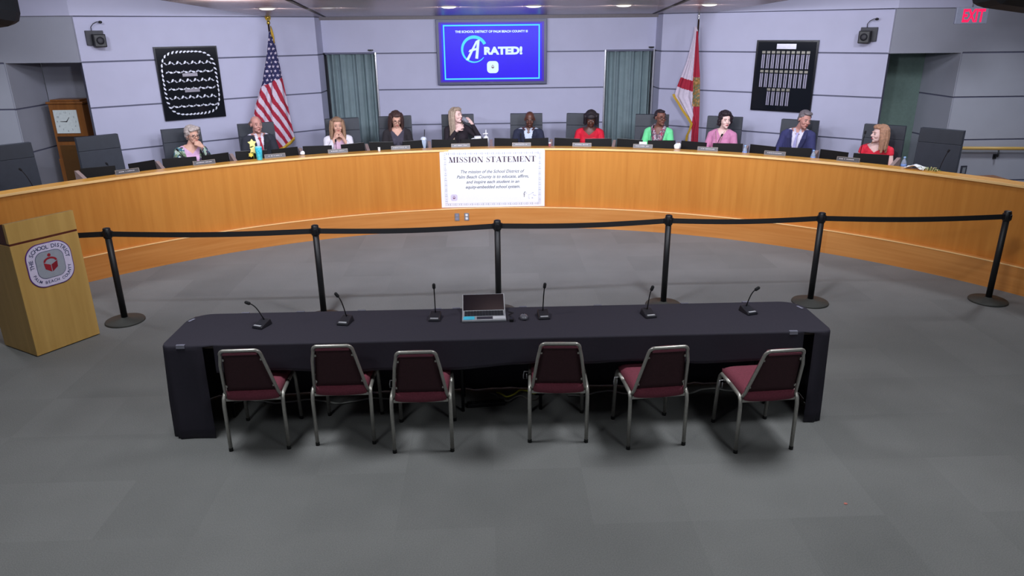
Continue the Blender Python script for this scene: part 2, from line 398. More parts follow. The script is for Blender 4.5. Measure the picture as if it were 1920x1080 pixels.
# centre wall with the two curtained doorways left open
ZD = 2.485
slab_wall('wall_back', (-1.90, YW), (2.085, YW), 0, ZT)
slab_wall('wall_back_header_left', (XL-.1, YW), (-1.90, YW), ZD, ZT)
slab_wall('wall_back_header_right', (2.085, YW), (XRR+.1, YW), ZD, ZT)
slab_wall('wall_left_return', (XL, YCOR), (XL, YW+.0), 0, ZT)
slab_wall('wall_right_return', (XRR, YW), (XRR, YCOR), 0, ZT)
LE = (XL-SEG*CL, YCOR-SEG*SL); RE = (XRR+SEG*CL, YCOR-SEG*SL)
slab_wall('wall_left', LE, (XL, YCOR), 0, ZT); slab_wall('wall_right', (XRR, YCOR), RE, 0, ZT)
# recesses at both ends, bulkheads over them, outer walls facing the room
slab_wall('wall_left_recess_end', (LE[0]-.002, 11.2), (LE[0]-.002, LE[1]+.06), 0, 2.466, WALL_SHADE, th=.02)
slab_wall('wall_left_recess_back', (-6.47, 11.2), (LE[0], 11.2), 0, 2.6, WALL_SHADE)
slab_wall('wall_left_recess_side', (-6.48, 10.40), (-6.48, 11.2), 0, 2.466, WALL_SHADE, th=.004)
slab_wall('wall_left_outer', (-9, 10.4), (-6.499, 10.4), 0, ZT, WALL_SHADE)
slab_wall('wall_right_recess_end', (RE[0]+.002, RE[1]+.06), (RE[0]+.002, 11.25), 0, 2.466, mat('green_grey_paint', (120, 142, 134), .8), th=.02)
slab_wall('wall_right_recess_back', (RE[0], 11.25), (6.70, 11.25), 0, 2.6, mat('green_grey_paint', (120, 142, 134), .8), grooves=False)
slab_wall('wall_right_recess_side', (6.70, 11.25), (6.70, 10.40), 0, 2.466, WALL_SHADE, th=.004)
slab_wall('wall_right_outer', (6.719, 10.4), (9, 10.4), 0, ZT, WALL_SHADE)
b = MB(); b.box(((-6.499+LE[0])/2, 10.4+.42, 2.466+.3), (abs(-6.499-LE[0]), .84, .6), WALL_SHADE); struct(b.build('wall_left_bulkhead'))
b = MB(); b.box(((6.719+RE[0])/2, 10.4+.45, 2.466+.3), (abs(6.719-RE[0]), .9, .6), WALL_SHADE); struct(b.build('wall_right_bulkhead'))
# proud upper band over wings and bulkheads
for s, nm in ((-1, 'left'), (1, 'right')):
    b = MB(); E_ = LE if s < 0 else RE; C_ = (XL, YCOR) if s < 0 else (XRR, YCOR)
    nx, ny = (SL, -CL) if s < 0 else (-SL, -CL)
    o = .05
    inner = [(C_[0], C_[1]), (E_[0], E_[1]), (s*9.0, 10.4)]
    outer = [(C_[0]+nx*o, C_[1]+ny*o), (E_[0]+nx*o*.4, 10.4-o), (s*9.0, 10.4-o)]
    vs = [(x, y, z) for z in (3.06, ZT) for (x, y) in inner+outer]
    b.add(vs, [(0, 1, 4, 3), (1, 2, 5, 4), (6, 9, 10, 7), (7, 10, 11, 8), (3, 4, 10, 9), (4, 5, 11, 10), (0, 3, 9, 6), (2, 8, 11, 5)], WALL)
    struct(b.build('wall_%s_upper_band' % nm))
slab_wall('wall_far_left', (-9, -4), (-9, 10.4), 0, ZT, WALL_SHADE); slab_wall('wall_far_right', (9, 10.4), (9, -4), 0, ZT, WALL_SHADE)
slab_wall('wall_front', (9, -4), (-9, -4), 0, ZT, WALL_SHADE)
b = MB(); b.box((0, 4.7, ZT+.05), (18.4, 17.9, .1), mat('upper_ceiling_paint', (150, 150, 150), .8)); struct(b.build('ceiling'))
# lowered soffit over the dais
sof = [(-3.45, 12.12), (-2.32, 5.4), (2.5, 5.4), (3.68, 12.08), (2.973, 12.64), (2.973, 13.11), (-2.78, 13.11), (-2.78, 12.64)]
b = MB(); b.prism(sof, 3.06, 3.30, CEIL); struct(b.build('ceiling_soffit'))
b = MB()
for (x0, y0), (x1, y1) in (((-1.40, 5.45), (-2.60, 12.62)), ((1.55, 5.45), (2.80, 12.62))):
    d = Vector((x1-x0, y1-y0)).normalized(); q = Vector((-d.y, d.x))*.018
    b.prism([(x0-q.x, y0-q.y), (x1-q.x, y1-q.y), (x1+q.x, y1+q.y), (x0+q.x, y0+q.y)], 3.052, 3.062, CEILJ)
struct(b.build('trim_1'))
b = MB(); b.box(((XL+XRR)/2, 13.06, 3.035), (XRR-XL, .10, .05), mat('cornice_grey', (110, 104, 108), .6)); struct(b.build('trim_2'))
# recessed downlights
def downlight(x, y, lab, on=True):
    t = thing('recessed_ceiling_light', lab, 'ceiling light', (x, y, 3.06), 0, None)
    b = MB(); b.lathe([(.105, -.004), (.115, 0), (.115, .006), (.078, .006), (.078, -.004)], SILVER, 28); b.build('trim_ring', t)
    b = MB(); b.lathe([(.077, .004), (.074, -.010), (.05, -.018), (.02, -.020)][::-1], mat('lit_lens', (255, 246, 235), emit=1.6) if on else mat('dim_lens', (150, 145, 145)), 28); b.build('lens', t)
for x, y, l, on in ((-2.2, 7.9, 'recessed ceiling light in the soffit above the flag with stars', True), (-1.58, 7.9, 'unlit recessed ceiling light in the soffit above the left curtain', False),
    (-.36, 7.9, 'recessed ceiling light at the left end of the blue screen reflection', True), (.51, 7.9, 'recessed ceiling light just above the right part of the wall screen', True),
    (1.44, 7.9, 'recessed ceiling light in the soffit above the right curtain', True), (2.33, 7.9, 'recessed ceiling light in the soffit nearest the right end wall', True)):
    downlight(x, y, l, on)
# doorways: jambs, curtains
for i, (x0, x1) in enumerate(((XL+.02, -1.90), (2.085, XRR-.02))):
    b = MB()
    for x in ((x1-.0,) if i == 0 else (x0, x1-.015)): b.box((x+.012, YW-.012, ZD/2), (.024, .05, ZD), SILVER)
    b.box(((x0+x1)/2, YW+.02, ZD-.012), (x1-x0, .06, .03), GROOVE)
    struct(b.build('door_%d' % (i+1)))
    c = MB(); wd = x1-x0; ph = i*2.1
    c.grid(lambda u, v: (x0+.02+u*(wd-.04), YW+.075+.040*math.sin(u*30+ph+math.sin(u*7)*2)+.010*math.sin(u*77+1)*(1-.4*v), ZD-.02-v*(ZD-.34)), 150, 3, CURT)
    o = c.build('curtain', None, solid=.004)
    tag(o, ['grey-green pleated curtain filling the doorway left of the wall screen', 'grey-green pleated curtain filling the doorway right of the wall screen'][i], 'curtain')
    b = MB(); b.box(((x0+x1)/2, YW+.55, 1.5), (wd+.6, .05, 3.0), WALL_SHADE); struct(b.build('wall_beyond_door_%d' % (i+1)))
for x, l in ((-1.97, 'left'), (2.90, 'right')):
    b = MB(); b.box((0, 0, 0), (.09, .04, .025), BLACK, bev=.006); b.box((0, -.012, -.012), (.05, .02, .01), BGLOSS); o = b.build('motion_sensor'); o.location = (x, YW-.02, ZD+.035)
    tag(o, 'small dark sensor above the %s curtain doorway' % l, 'sensor')

# ---------------------------------------------------------------- the dais
t = thing('curved_dais', 'long curved orange-wood dais and counter sweeping across the room, its edge highlight painted pale', 'desk', (0, 0, 0))
b = MB(); ring(b, 6.68, 6.82, 0, .312, A0, A1, PLINTH); b.build('plinth', t)
b = MB(); ring(b, 6.77, 6.81, .312, 1.15, A0, A1, DAIS); b.build('front_panel', t)
b = MB(); ring(b, 6.755, 6.995, 1.15, 1.182, A0, A1, CAPW); b.build('counter_cap', t, bevel=.006)
b = MB(); ring(b, 6.749, 6.757, 1.156, 1.184, A0, A1, EDGE_HI); b.build('counter_edge_highlight', t, bevel=.002)  # highlight on the counter edge, made as a pale strip
b = MB(); ring(b, 6.676, 6.700, .302, .3135, A0, A1, EDGE_HI); b.build('plinth_edge_highlight', t, bevel=.002)  # bright line of the lit ledge, made as a pale strip
b = MB(); ring(b, 6.815, 7.50, 1.02, 1.05, A0, A1, TAN); b.build('work_surface', t)
b = MB(); ring(b, 6.982, 6.99, 1.05, 1.15, A0, A1, TAN); b.build('riser', t)
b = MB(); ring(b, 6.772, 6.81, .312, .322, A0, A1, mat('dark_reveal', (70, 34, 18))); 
DIV = [-45.3, -37.8, -30.3, -22.8, -15.2, -7.8, -.3, 7.0, 14.6, 22.1, 29.8, 37.2, 45.2]
b.build('shadow_reveal', t)
for a in DIV:
    b = MB(); T = Matrix.Translation(pol(a, 7.02, 1.05)) @ Matrix.Rotation(-R(a), 4, 'Z')
    poly = [(0, 0), (.28, 0), (.28, .19), (.25, .19), (.0, .125)]
    vs = [(x, p[0], p[1]) for x in (-.022, .022) for p in poly]; k = len(poly)
    b.add(vs, [list(range(k)), list(range(k, 2*k))[::-1]]+[(i, k+i, k+(i+1) % k, (i+1) % k) for i in range(k)], TAN, T=T); b.build('divider', t)
    b = MB(); T2 = Matrix.Translation(pol(a, 7.40, .30)) @ Matrix.Rotation(-R(a), 4, 'Z'); b.box((0, 0, .36), (.04, .10, .72), TAN, T=T2); b.build('leg', t)
# power outlets in the plinth
for a, l, k in ((-4.94, 'left', 0), (-3.70, 'right', 1)):
    p = pol(a, 6.676, .185); t = thing('power_outlet', 'small steel outlet plate in the dais plinth under the mission board, %s of two' % l, 'outlet', p, -R(a))
    b = MB(); plate(b, rrect(.07, .115, .008), 0, 0, 0, -.006, SILVER); b.build('cover_plate', t)
    for z in (.026, -.026):
        b = MB(); plate(b, rrect(.036, .034, .01), 0, z, -.006, -.009, WHITE if k else mat('outlet_grey', (140, 136, 160))); b.build('socket', t)
# mission statement board
def didone(ch, x, h, mb, T, m):
    S = lambda P: [(x+p[0]*h, p[1]*h) for p in P]
    def q(*P): pts = S(P); mb.add([(a, T, c) for a, c in pts], [list(range(len(pts)))], m)
    def stem(cx, w_=.17): q((cx-w_/2, 0), (cx+w_/2, 0), (cx+w_/2, 1), (cx-w_/2, 1))
    def thin(x0, z0, x1, z1, w_=.055): q((x0-w_/2, z0), (x0+w_/2, z0), (x1+w_/2, z1), (x1-w_/2, z1))
    def serif(cx, z, w_=.34): q((cx-w_/2, z-.03), (cx+w_/2, z-.03), (cx+w_/2, z+.03), (cx-w_/2, z+.03))
    if ch == 'M': thin(.16, 0, .16, 1); thin(.22, 1, .50, 0, .18); thin(.50, 0, .78, 1, .05); stem(.84, .18); serif(.16, .03); serif(.84, .03, .36); serif(.14, .97, .26); serif(.86, .97, .3); return 1.05
    if ch == 'I': stem(.24, .19); serif(.24, .03, .4); serif(.24, .97, .4); return .5
    if ch == 'N': thin(.14, 0, .14, 1); thin(.2, 1, .74, 0, .2); thin(.78, 0, .78, 1); serif(.14, .03, .28); serif(.14, .97, .26); serif(.78, .97, .28); return .94
    if ch == 'T': stem(.38, .19); serif(.38, .03, .4); q((.02, .94), (.74, .94), (.74, 1), (.02, 1)); thin(.05, .72, .03, .96, .05); thin(.71, .72, .73, .96, .05); return .8
    if ch == 'A': thin(.12, 0, .42, 1, .055); thin(.72, 0, .44, 1, .2); q((.2, .3), (.62, .3), (.62, .36), (.2, .36)); serif(.12, .03, .26); serif(.72, .03, .34); return .88
    if ch == 'E': stem(.2, .19); serif(.16, .97, .2); q((.06, .94), (.66, .94), (.66, 1), (.06, 1)); q((.06, 0), (.68, 0), (.68, .06), (.06, .06)); q((.2, .48), (.5, .48), (.5, .54), (.2, .54)); thin(.64, .74, .64, 1, .05); thin(.66, 0, .66, .28, .05); thin(.5, .4, .5, .62, .05); return .76
    if ch == 'O':
        n = 20
        for i in range(n):
            a, c = 2*PI*i/n, 2*PI*(i+1)/n
            q((.4+.36*math.cos(a), .5+.51*math.sin(a)), (.4+.36*math.cos(c), .5+.51*math.sin(c)), (.4+.17*math.cos(c), .5+.46*math.sin(c)), (.4+.17*math.cos(a), .5+.46*math.sin(a)))
        return .85
    if ch == 'S':
        P_ = [(.54, .80), (.50, .92), (.34, .98), (.17, .92), (.12, .76), (.22, .61), (.38, .49), (.50, .36), (.52, .2), (.42, .06), (.26, .02), (.12, .08), (.07, .24)]
        W_ = [.03, .045, .04, .06, .10, .15, .17, .15, .10, .06, .04, .05, .03]
        for i in range(len(P_)-1):
            a = Vector(P_[i]); c = Vector(P_[i+1]); d = (c-a).normalized(); nn = Vector((-d.y, d.x)); e0 = nn*W_[i]/2; e1 = nn*W_[i+1]/2
            q(tuple(a-e0), tuple(c-e1), tuple(c+e1), tuple(a+e0))
        thin(.55, .66, .55, 1, .045); thin(.06, 0, .06, .34, .045); return .66
    return .38
t = thing('mission_statement_board', 'white MISSION STATEMENT board standing against the front of the curved dais', 'sign', (.077, 10.622, .316), R(-.3))
b = MB(); b.box((0, .006, .43), (1.55, .012, .86), PAPER); b.build('board', t)
b = MB(); H_ = .083
wt = sum({'M': 1.05, 'I': .5, 'N': .94, 'T': .8, 'A': .88, 'E': .76, 'O': .85, 'S': .66, ' ': .38}[c] for c in 'MISSION STATEMENT')*H_*1.0
kx = 1.29/wt; b.T = Matrix.Diagonal((kx, 1, 1, 1)); x = -wt/2
bb = MB()
b.T = Matrix.Translation((0, 0, .675)) @ Matrix.Diagonal((kx, 1, 1, 1))
for ch in 'MISSION STATEMENT': x += H_*didone(ch, x, H_, b, -.0015, INK)
b.T = Matrix.Identity(4); b.build('heading_lettering', t, recalc=False); bb.bm.free()
b = MB()
for s_, z, wd in (('The mission of the School District of', .536, .945), ('Palm Beach County is to educate, affirm,', .459, 1.07), ('and inspire each student in an', .383, .79), ('equity-embedded school system.', .306, .81)):
    put_text(b, s_, .066, 0, z, -.0015, INKG, .3, .0008, width=wd)
b.build('body_lettering', t, recalc=False)
b = MB()                                                              # ornamental border band
for k in range(52):
    x = -.70+1.40*k/51
    for z in (.045, .805):
        h = .010+.008*((k*7) % 3); b.box((x, -.0008, z), (.013, .0012, h), INKL)
for k in range(28):
    z = .07+.71*k/27
    for x in (-.70, .70): b.box((x, -.0008, z), (.010+.008*((k*5) % 3), .0012, .013), INKL)
for z in (.03, .062, .788, .822): b.box((0, -.0006, z), (1.44, .0008, .003), INKL)
for x in (-.718, -.682, .682, .718): b.box((x, -.0006, .426), (.003, .0008, .79), INKL)
b.build('ornamental_border', t)
b = MB(); flat(b, rrect(.10, .10, .03), -.585, .15, -.001, mat('pale_lilac_ink', (214, 206, 226))); emblem(b, -.585, .155, -.002, .045, mat('seal_plum', (110, 44, 84))); b.build('district_emblem', t, recalc=False)
b = MB(); rnd = random.Random(3)
flat(b, [(0, 0), (.022, .008), (.03, .024), (.01, .018)], .46, .205, -.0015, INKG); b.box((.468, -.001, .17), (.008, .001, .05), INK); b.box((.468, -.001, .192), (.024, .001, .008), INK)
for k in range(16): b.box((.50+rnd.random()*.14, -.001, .12+rnd.random()*.10), (.014, .001, .006), INKL)
b.build('partner_emblem', t)

# ---------------------------------------------------------------- wall screen
t = thing('wall_screen', 'large wall screen with a blue slide reading A RATED!', 'screen', (.120, 13.02, 2.468))
b = MB(); b.box((0, .05, 0), (1.90, .10, 1.075), mat('screen_bezel', (58, 62, 96), .4)); b.build('bezel', t, bevel=.006)
SB = mat('screen_blue', (48, 20, 246), .3, emit=1.0, var=.02, scale=2); SG = mat('screen_blue_edge', (84, 50, 214), .3, emit=.7, var=.02)
b = MB(); b.box((0, -.001, 0), (1.80, .003, .98), SG); b.box((0, -.002, .0), (1.72, .003, .93), SB); b.build('display', t)
CY = mat('screen_cyan', (90, 230, 255), emit=1.0, var=.01); SW = mat('screen_white', (226, 252, 255), emit=1.0, var=.01)
b = MB()
for z in (.437, -.437): b.box((.0, -.005, z), (1.652, .002, .022), CY)
for x in (-.815, .815): b.box((x, -.005, 0), (.022, .002, .896), CY)
b.build('slide_border', t)
b = MB(); put_text(b, 'THE SCHOOL DISTRICT OF PALM BEACH COUNTY IS', .05, 0, .335, -.006, SW, off=.0022, width=1.24)
put_text(b, 'RATED!', .20, .195, .025, -.006, SW, off=.012, width=.66, height=.135); b.build('slide_lettering', t, recalc=False)
b = MB(); cx, cz = -.305, .045                                         # brushed ring round the letter A
for i in range(40):
    a0, a1 = R(-38-i*7.4), R(-38-(i+1)*7.4)
    w0 = .006+.020*min(1, i/30); w1 = .006+.020*min(1, (i+1)/30)
    f = lambda a, w_: [(cx+(.205+w_)*math.cos(a), cz+(.205+w_)*math.sin(a)), (cx+(.205-w_)*math.cos(a), cz+(.205-w_)*math.sin(a))]
    p, q = f(a0, w0), f(a1, w1); b.add([(p[0][0], -.006, p[0][1]), (q[0][0], -.006, q[0][1]), (q[1][0], -.006, q[1][1]), (p[1][0], -.006, p[1][1])], [(0, 1, 2, 3)], CY)
for P_ in ([(-.145, -.17), (-.095, -.17), (.06, .14), (.10, .165), (.03, .13)], [(.10, .165), (.055, .15), (.015, -.145), (.065, -.15)], [(-.10, -.04), (.07, .0), (.066, .035), (-.075, -.0)], [(-.145, -.17), (-.095, -.17), (.08, .165), (.03, .14)]):
    b.add([(cx+p[0], -.0065, cz+p[1]) for p in P_], [list(range(len(P_)))], SW)
b.build('slide_ring_and_letter', t, recalc=False)
b = MB(); flat(b, rrect(.20, .20, .06), .01, -.245, -.006, SW); emblem(b, .01, -.235, -.007, .055, mat('screen_plum', (140, 60, 130), emit=.6)); b.build('slide_emblem', t, recalc=False)
b = MB(); b.box((0, .11, 0), (.5, .03, .4), BLACK); b.build('wall_mount', t)

# ---------------------------------------------------------------- things fixed to the wing walls
def wing_frame(s, sdist, off=.0):     # origin on wing wall, local x to the right as seen, -y towards room
    if s < 0: p = Vector((XL+sdist*CL, YCOR+sdist*SL)); nrm = Vector((SL, -CL)); ang = AL
    else: p = Vector((XRR+sdist*CL, YCOR-sdist*SL)); nrm = Vector((-SL, -CL)); ang = -AL
    p = p+nrm*off; return (p.x, p.y), ang
(px, py), an = wing_frame(-1, -2.115, .0)
t = thing('memorial_plaque_board', 'black framed board with looping rows of small white shapes on the left wing wall', 'wall board', (px, py, 2.125), an)
b = MB(); b.box((0, -.02, 0), (.90, .04, 1.04), mat('plaque_black', (16, 17, 26), .2)); b.box((0, -.041, 0), (.86, .004, 1.0), mat('plaque_black_face', (22, 24, 30), .12)); b.build('backing_board', t, bevel=.004)
b = MB(); LEAF = mat('pale_metal_leaf', (226, 228, 240), .35, .2)
def leaf(x, z, a, s_=1.0, flip=1):
    P_ = [(-.020, -.008), (.004, -.012), (.022, .003), (.012, .012*flip), (-.004, .004)]
    ca, sa = math.cos(a), math.sin(a); V = [(x+(p[0]*ca-p[1]*sa)*s_, z+(p[0]*sa+p[1]*ca)*s_) for p in P_]
    plate(b, V, 0, 0, -.043, -.048, LEAF)
W2, H2, rr = .385, .445, .15
per = []
for i in range(46):
    f = i/46*4
    u = (f % 1)
    # rounded rectangle loop by angle
    a = 2*PI*i/46; cx_ = math.cos(a); sx_ = math.sin(a); k = 1/((abs(cx_)**4+abs(sx_)**4)**.25); per.append((W2*cx_*k, H2*sx_*k, a+PI/2))
for x, z, a in per: leaf(x, z, a, 1.35)
b.build('leaf_ring', t)
for j, z in enumerate((.29, .165, .04, -.075, -.20, -.325)):
    if j: b.build('leaf_row', t)
    b = MB()
    for k in range(13): leaf(-.32+.64*k/12, z+.006*((k+j) % 2), .5 if (k+j) % 2 else -.7, 1.45, 1 if k % 2 else -1)
for x, z in ((.0, .12), (.0, -.105)):
    if z > 0: b.build('leaf_row', t)
    b = MB(); b.box((x, -.045, z), (.215, .006, .045), mat('brushed_plate', (150, 146, 156), .35, .6)); b.build('engraved_plate', t)
(px, py), an = wing_frame(1, 2.09, .0)
t = thing('award_plaque_case', 'black framed case with three rows of silver name strips on the right wing wall', 'wall board', (px, py, 2.118), an)
b = MB(); b.box((0, -.02, 0), (.925, .04, 1.05), mat('plaque_black', (16, 17, 26))); b.box((0, -.041, 0), (.87, .004, 1.0), mat('case_face', (24, 27, 34), .1)); b.build('backing_board', t, bevel=.004)
b = MB(); b.box((-.0, -.047, .435), (.29, .008, .075), mat('title_plate', (214, 212, 224), .2, .6)); b.build('title_plate', t)
for row, (zc, xs) in enumerate(((.235, range(10)), (-.045, range(10)), (-.315, range(5)))):
    for k in xs:
        x = (-.335+k*.074) if row < 2 else (-.20+k*.074)
        b = MB(); b.box((x, -.046, zc+.115), (.050, .006, .036), mat('brass_tab', (140, 136, 126), .35, .4))
        for e in (-.014, .014): b.box((x+e, -.046, zc-.02), (.018, .006, .205), mat('name_strip', (150, 146, 166), .4, .3))
        b.build('name_strip', t)
for s, sd, z, lab in ((-1, -3.285, 2.757, 'small black wall speaker with gooseneck aerial at the top of the left wing wall'), (1, 3.21, 2.70, 'small black wall speaker with gooseneck aerial at the top of the right wing wall')):
    (px, py), an = wing_frame(s, sd, .0); t = thing('wall_speaker', lab, 'speaker', (px, py, z), an)
    b = MB(); b.box((0, -.02, .02), (.22, .04, .19), mat('speaker_bracket', (34, 34, 44), .5)); b.build('bracket', t, bevel=.004)
    b = MB(); b.box((.03*(-s), -.10, -.015), (.15, .12, .17), BLACK); b.build('cabinet', t, bevel=.012)
    b = MB(); b.lathe([(.045, 0), (.05, .004), (.02, .01)], mat('cone_grey', (48, 48, 54)), 20, T=Matrix.Translation((.03*(-s), -.162, -.015)) @ Matrix.Rotation(PI/2, 4, 'X')); b.build('driver_cone', t)
    b = MB(); P_ = [(-.03*1, -.04, .11), (-.03, -.05, .16), (.0, -.06, .20), (.05, -.07, .225), (.08, -.08, .225)]; b.tube(P_, .005, BLACK); b.ell((.09, -.08, .222), (.024, .018, .018), BLACK); b.build('gooseneck', t)

# ---------------------------------------------------------------- flags
def pole_flag(s, name, lab, outline_l, outline_r, ztop, zbot, colfn, pole_s, folds, nU=90, nV=190, tip='eagle'):
    (ox, oy), an = wing_frame(s, 0, .3)
    t = thing(name, lab, 'flag', (ox, oy, 0), an)
    def itp(T_, z):
        T_ = sorted(T_)
        if z <= T_[0][0]: return T_[0][1]
        for (z0, x0), (z1, x1) in zip(T_, T_[1:]):
            if z0 <= z <= z1: return x0+(x1-x0)*(z-z0)/(z1-z0)
        return T_[-1][1]
    def fn(u, v):
        z = ztop-(ztop-zbot(u))*v; x0 = itp(outline_l, z); x1 = itp(outline_r, z)
        return (x0+(x1-x0)*u, folds*(math.sin(u*13+v*1.5)*.9+.5*math.sin(u*29-v*2))*min(1, v*2+.15), z)
    def mf(u, v):
        p = fn(u, v); return colfn(p[0], p[2], u, v)
    b = MB(); b.grid(fn, nU, nV, None, matfn=mf); b.build('cloth', t, solid=.003)
    # staff
    lean = .0
    b = MB(); b.tube([(pole_s, .05, .33), (pole_s, .05, ztop+.10)], .014, mat('dark_staff', (52, 36, 28), .4), 10); b.build('staff', t)
    b = MB()
    if tip == 'eagle':
        b.lathe([(.02, 0), (.028, .02), (.02, .05), (.012, .06)], BRASS, 12, T=Matrix.Translation((pole_s, .05, ztop+.10)))
        b.ell((pole_s, .05, ztop+.20), (.02, .02, .035), BRASS); b.ell((pole_s, .03, ztop+.245), (.012, .018, .012), BRASS)
        for q in (-1, 1): b.add([(pole_s, .05, ztop+.17), (pole_s+q*.05, .06, ztop+.26), (pole_s+q*.045, .05, ztop+.18), (pole_s+q*.02, .05, ztop+.15)], [(0, 1, 2, 3)], BRASS)
    else:
        b.lathe([(.015, 0), (.022, .02), (.014, .04), (.018, .06), (.001, .15)], SILVER, 10, T=Matrix.Translation((pole_s, .05, ztop+.10)))
    b.build('finial', t)
    b = MB(); b.lathe([(.16, 0), (.16, .015), (.06, .05), (.03, .10), (.02, .14)], BRASS, 24, T=Matrix.Translation((pole_s, .05, .30))); b.build('floor_stand', t)
    return t, fn
def star_at(x, z, cx, cz, r):
    dx, dz = x-cx, z-cz; d = math.hypot(dx, dz)
    if d > r: return False
    a = (math.atan2(dx, dz) % (2*PI/5)); a = min(a, 2*PI/5-a)
    return d < r*(.45+.55*max(0, 1-a/.45))
def us(x, z, u, v):
    cz = 2.055+(x+1.09)*.35
    if z > cz:
        gx, gz = .068, .066
        k = round((z-2.06)/gz*1.0); xo = (gx/2 if k % 2 else 0)
        sx = round((x+.95-xo-(z-2.1)*.12)/gx)*gx+xo-.95+(z-2.1)*.12; sz = 2.06+k*gz
        return FWHITE if star_at(x, z, sx, sz, .024) else FBLUE
    q = x + (.36*(z-2.07) if z > 1.8 else -.097+.60*(z-1.8))                       # stripes slant down to the right
    return RED if (int(math.floor((q+1.108)/.0685)) % 2 == 0) else FWHITE
US_L = [(2.84, -.93), (2.52, -1.0), (2.09, -1.13), (1.74, -1.29), (1.42, -1.38), (1.0, -1.40)]
US_R = [(2.84, -.87), (2.48, -.83), (2.16, -.79), (1.95, -.765), (1.57, -.73), (1.2, -.69), (1.0, -.67)]
t, fnf = pole_flag(-1, 'national_flag', 'red and white striped flag with white stars on blue, hanging from a pole', US_L, US_R, 2.84, lambda u: 1.00+.205*max(0, (u-.45)/.55) if u > .45 else 1.0, us, -.90, .022)
b = MB(); b.grid(lambda u, v: (fnf(u, 1)[0], fnf(u, 1)[1]-.004, fnf(u, 1)[2]+.012-.055*v), 90, 2, GOLD); b.build('fringe', t, solid=.006)
b = MB(); b.tube([(-.90, -.02, 2.90), (-.89, -.03, 2.82), (-.88, -.03, 2.74), (-.88, -.03, 2.67)], [.010, .014, .012, .007], GOLD, 10); b.tube([(-.90, -.02, 2.92), (-.908, -.03, 2.84), (-.905, -.03, 2.76)], [.007, .010, .006], GOLD, 8); b.build('gold_cord', t)
def fl(x, z, u, v):
    # red saltire folded, seal on the fold at the right edge
    if x > .745+(2.1-z)*.03 and 1.62 < z < 2.08: return SEALB
    if x > (.735 if z > 1.9 else .78) and (x-.735)*3 > -(z-2.77)*.0 : 
        return RED if z < 2.78 and x > .72+.0*(z) else FWHITE
    a = Vector((.49, 2.00)); c = Vector((.79, 1.93)); 
    zc = 2.0+(x-.49)*(-.25)
    if abs(z-zc) < .082: return RED
    return FWHITE
FL_L = [(2.85, .70), (2.69, .69), (2.32, .61), (1.94, .472), (1.77, .428), (1.56, .60), (1.345, .775), (1.18, .70), (1.0, .71)]
FL_R = [(2.85, .735), (2.77, .766), (2.3, .82), (2.04, .853), (1.62, .879), (1.07, .897), (1.0, .9)]
t, fnf = pole_flag(1, 'state_flag', 'white flag with red diagonal cross, hanging on a pole by the right wing wall', FL_L, FL_R, 2.85, lambda u: 1.0, fl, .74, .014, 70, 190, 'spear')
b = MB(); P_ = [(.42, 1.80), (.44, 1.755), (.52, 1.66), (.60, 1.55), (.69, 1.45), (.775, 1.34), (.75, 1.24), (.71, 1.15), (.70, 1.0)]
for i in range(len(P_)-1):
    (x0, z0), (x1, z1) = P_[i], P_[i+1]; b.add([(x0-.012, -.03, z0), (x0+.028, -.03, z0+.01), (x1+.028, -.03, z1+.01), (x1-.012, -.03, z1)], [(0, 1, 2, 3)], GOLD)
b.build('fringe', t, solid=.006)

# ---------------------------------------------------------------- left recess: tall clock;  right wall: handrail, outlet, exit sign
t = thing('longcase_clock', 'tall brown wooden clock cabinet with a square white face in the left recess', 'clock', (-6.06, 11.0, .30))
b = MB(); b.box((0, 0, .40), (.50, .32, .80), CLOCKW); b.box((0, .0, 1.20), (.48, .30, .82), CLOCKW); b.build('case', t, bevel=.006)
b = MB(); b.box((0, 0, 1.60), (.52, .34, .03), CLOCKW); b.box((0, .0, 1.63), (.42, .28, .03), CLOCKW); b.build('cornice', t, bevel=.006)
b = MB(); b.box((0, -.152, 1.09), (.40, .02, .07), mat('clock_dark_slot', (44, 26, 12))); b.build('vent_slot', t)
b = MB(); b.box((0, -.158, .55), (.38, .012, .90), mat('clock_door', (86, 56, 22), .4)); b.build('door', t, bevel=.004)
b = MB(); b.box((-.02, -.155, 1.335), (.33, .014, .33), mat('clock_dial', (206, 214, 214), .5)); b.build('dial', t)
b = MB()
for k in range(12):
    a = R(90-30*k); c = .135/max(abs(math.cos(a)), abs(math.sin(a))) if 0 else .125
    put_text(b, str(k or 12), .035, -.02+c*math.cos(a)*1.05, 1.335+c*math.sin(a)*1.05, -.1635, INKG)
b.build('numerals', t, recalc=False)
b = MB(); b.add([(-.02, -.165, 1.330), (-.02, -.165, 1.342), (-.11, -.165, 1.342), (-.11, -.165, 1.337)], [(0, 1, 2, 3)], BLACK); b.build('minute_hand', t, solid=.002)
b = MB(); b.add([(-.024, -.166, 1.336), (-.016, -.166, 1.330), (.03, -.166, 1.395), (.025, -.166, 1.398)], [(0, 1, 2, 3)], BLACK); b.build('hour_hand', t, solid=.002)
t = thing('handrail', 'light wooden handrail fixed along the grey outer wall at the right', 'handrail', (6.9, 10.33, 1.12))
b = MB(); b.tube([(0, 0, .02), (1.9, 0, -.02)], .024, wood('rail_oak', (176, 140, 70), (200, 166, 96), 'flat_h'), 12); b.build('rail', t)
for x in (.60, 1.6):
    b = MB(); b.tube([(x, .05, -.12), (x, .0, -.11), (x, 0, -.02)], .012, BLACK); b.box((x, .062, -.12), (.05, .012, .07), BLACK); b.build('bracket', t)
t = thing('wall_outlet', 'small dark-framed outlet on the grey wall under the handrail', 'outlet', (7.07, 10.398, .80))
b = MB(); b.box((0, -.006, 0), (.09, .012, .14), mat('outlet_dark_frame', (50, 52, 64))); b.build('frame', t, bevel=.003)
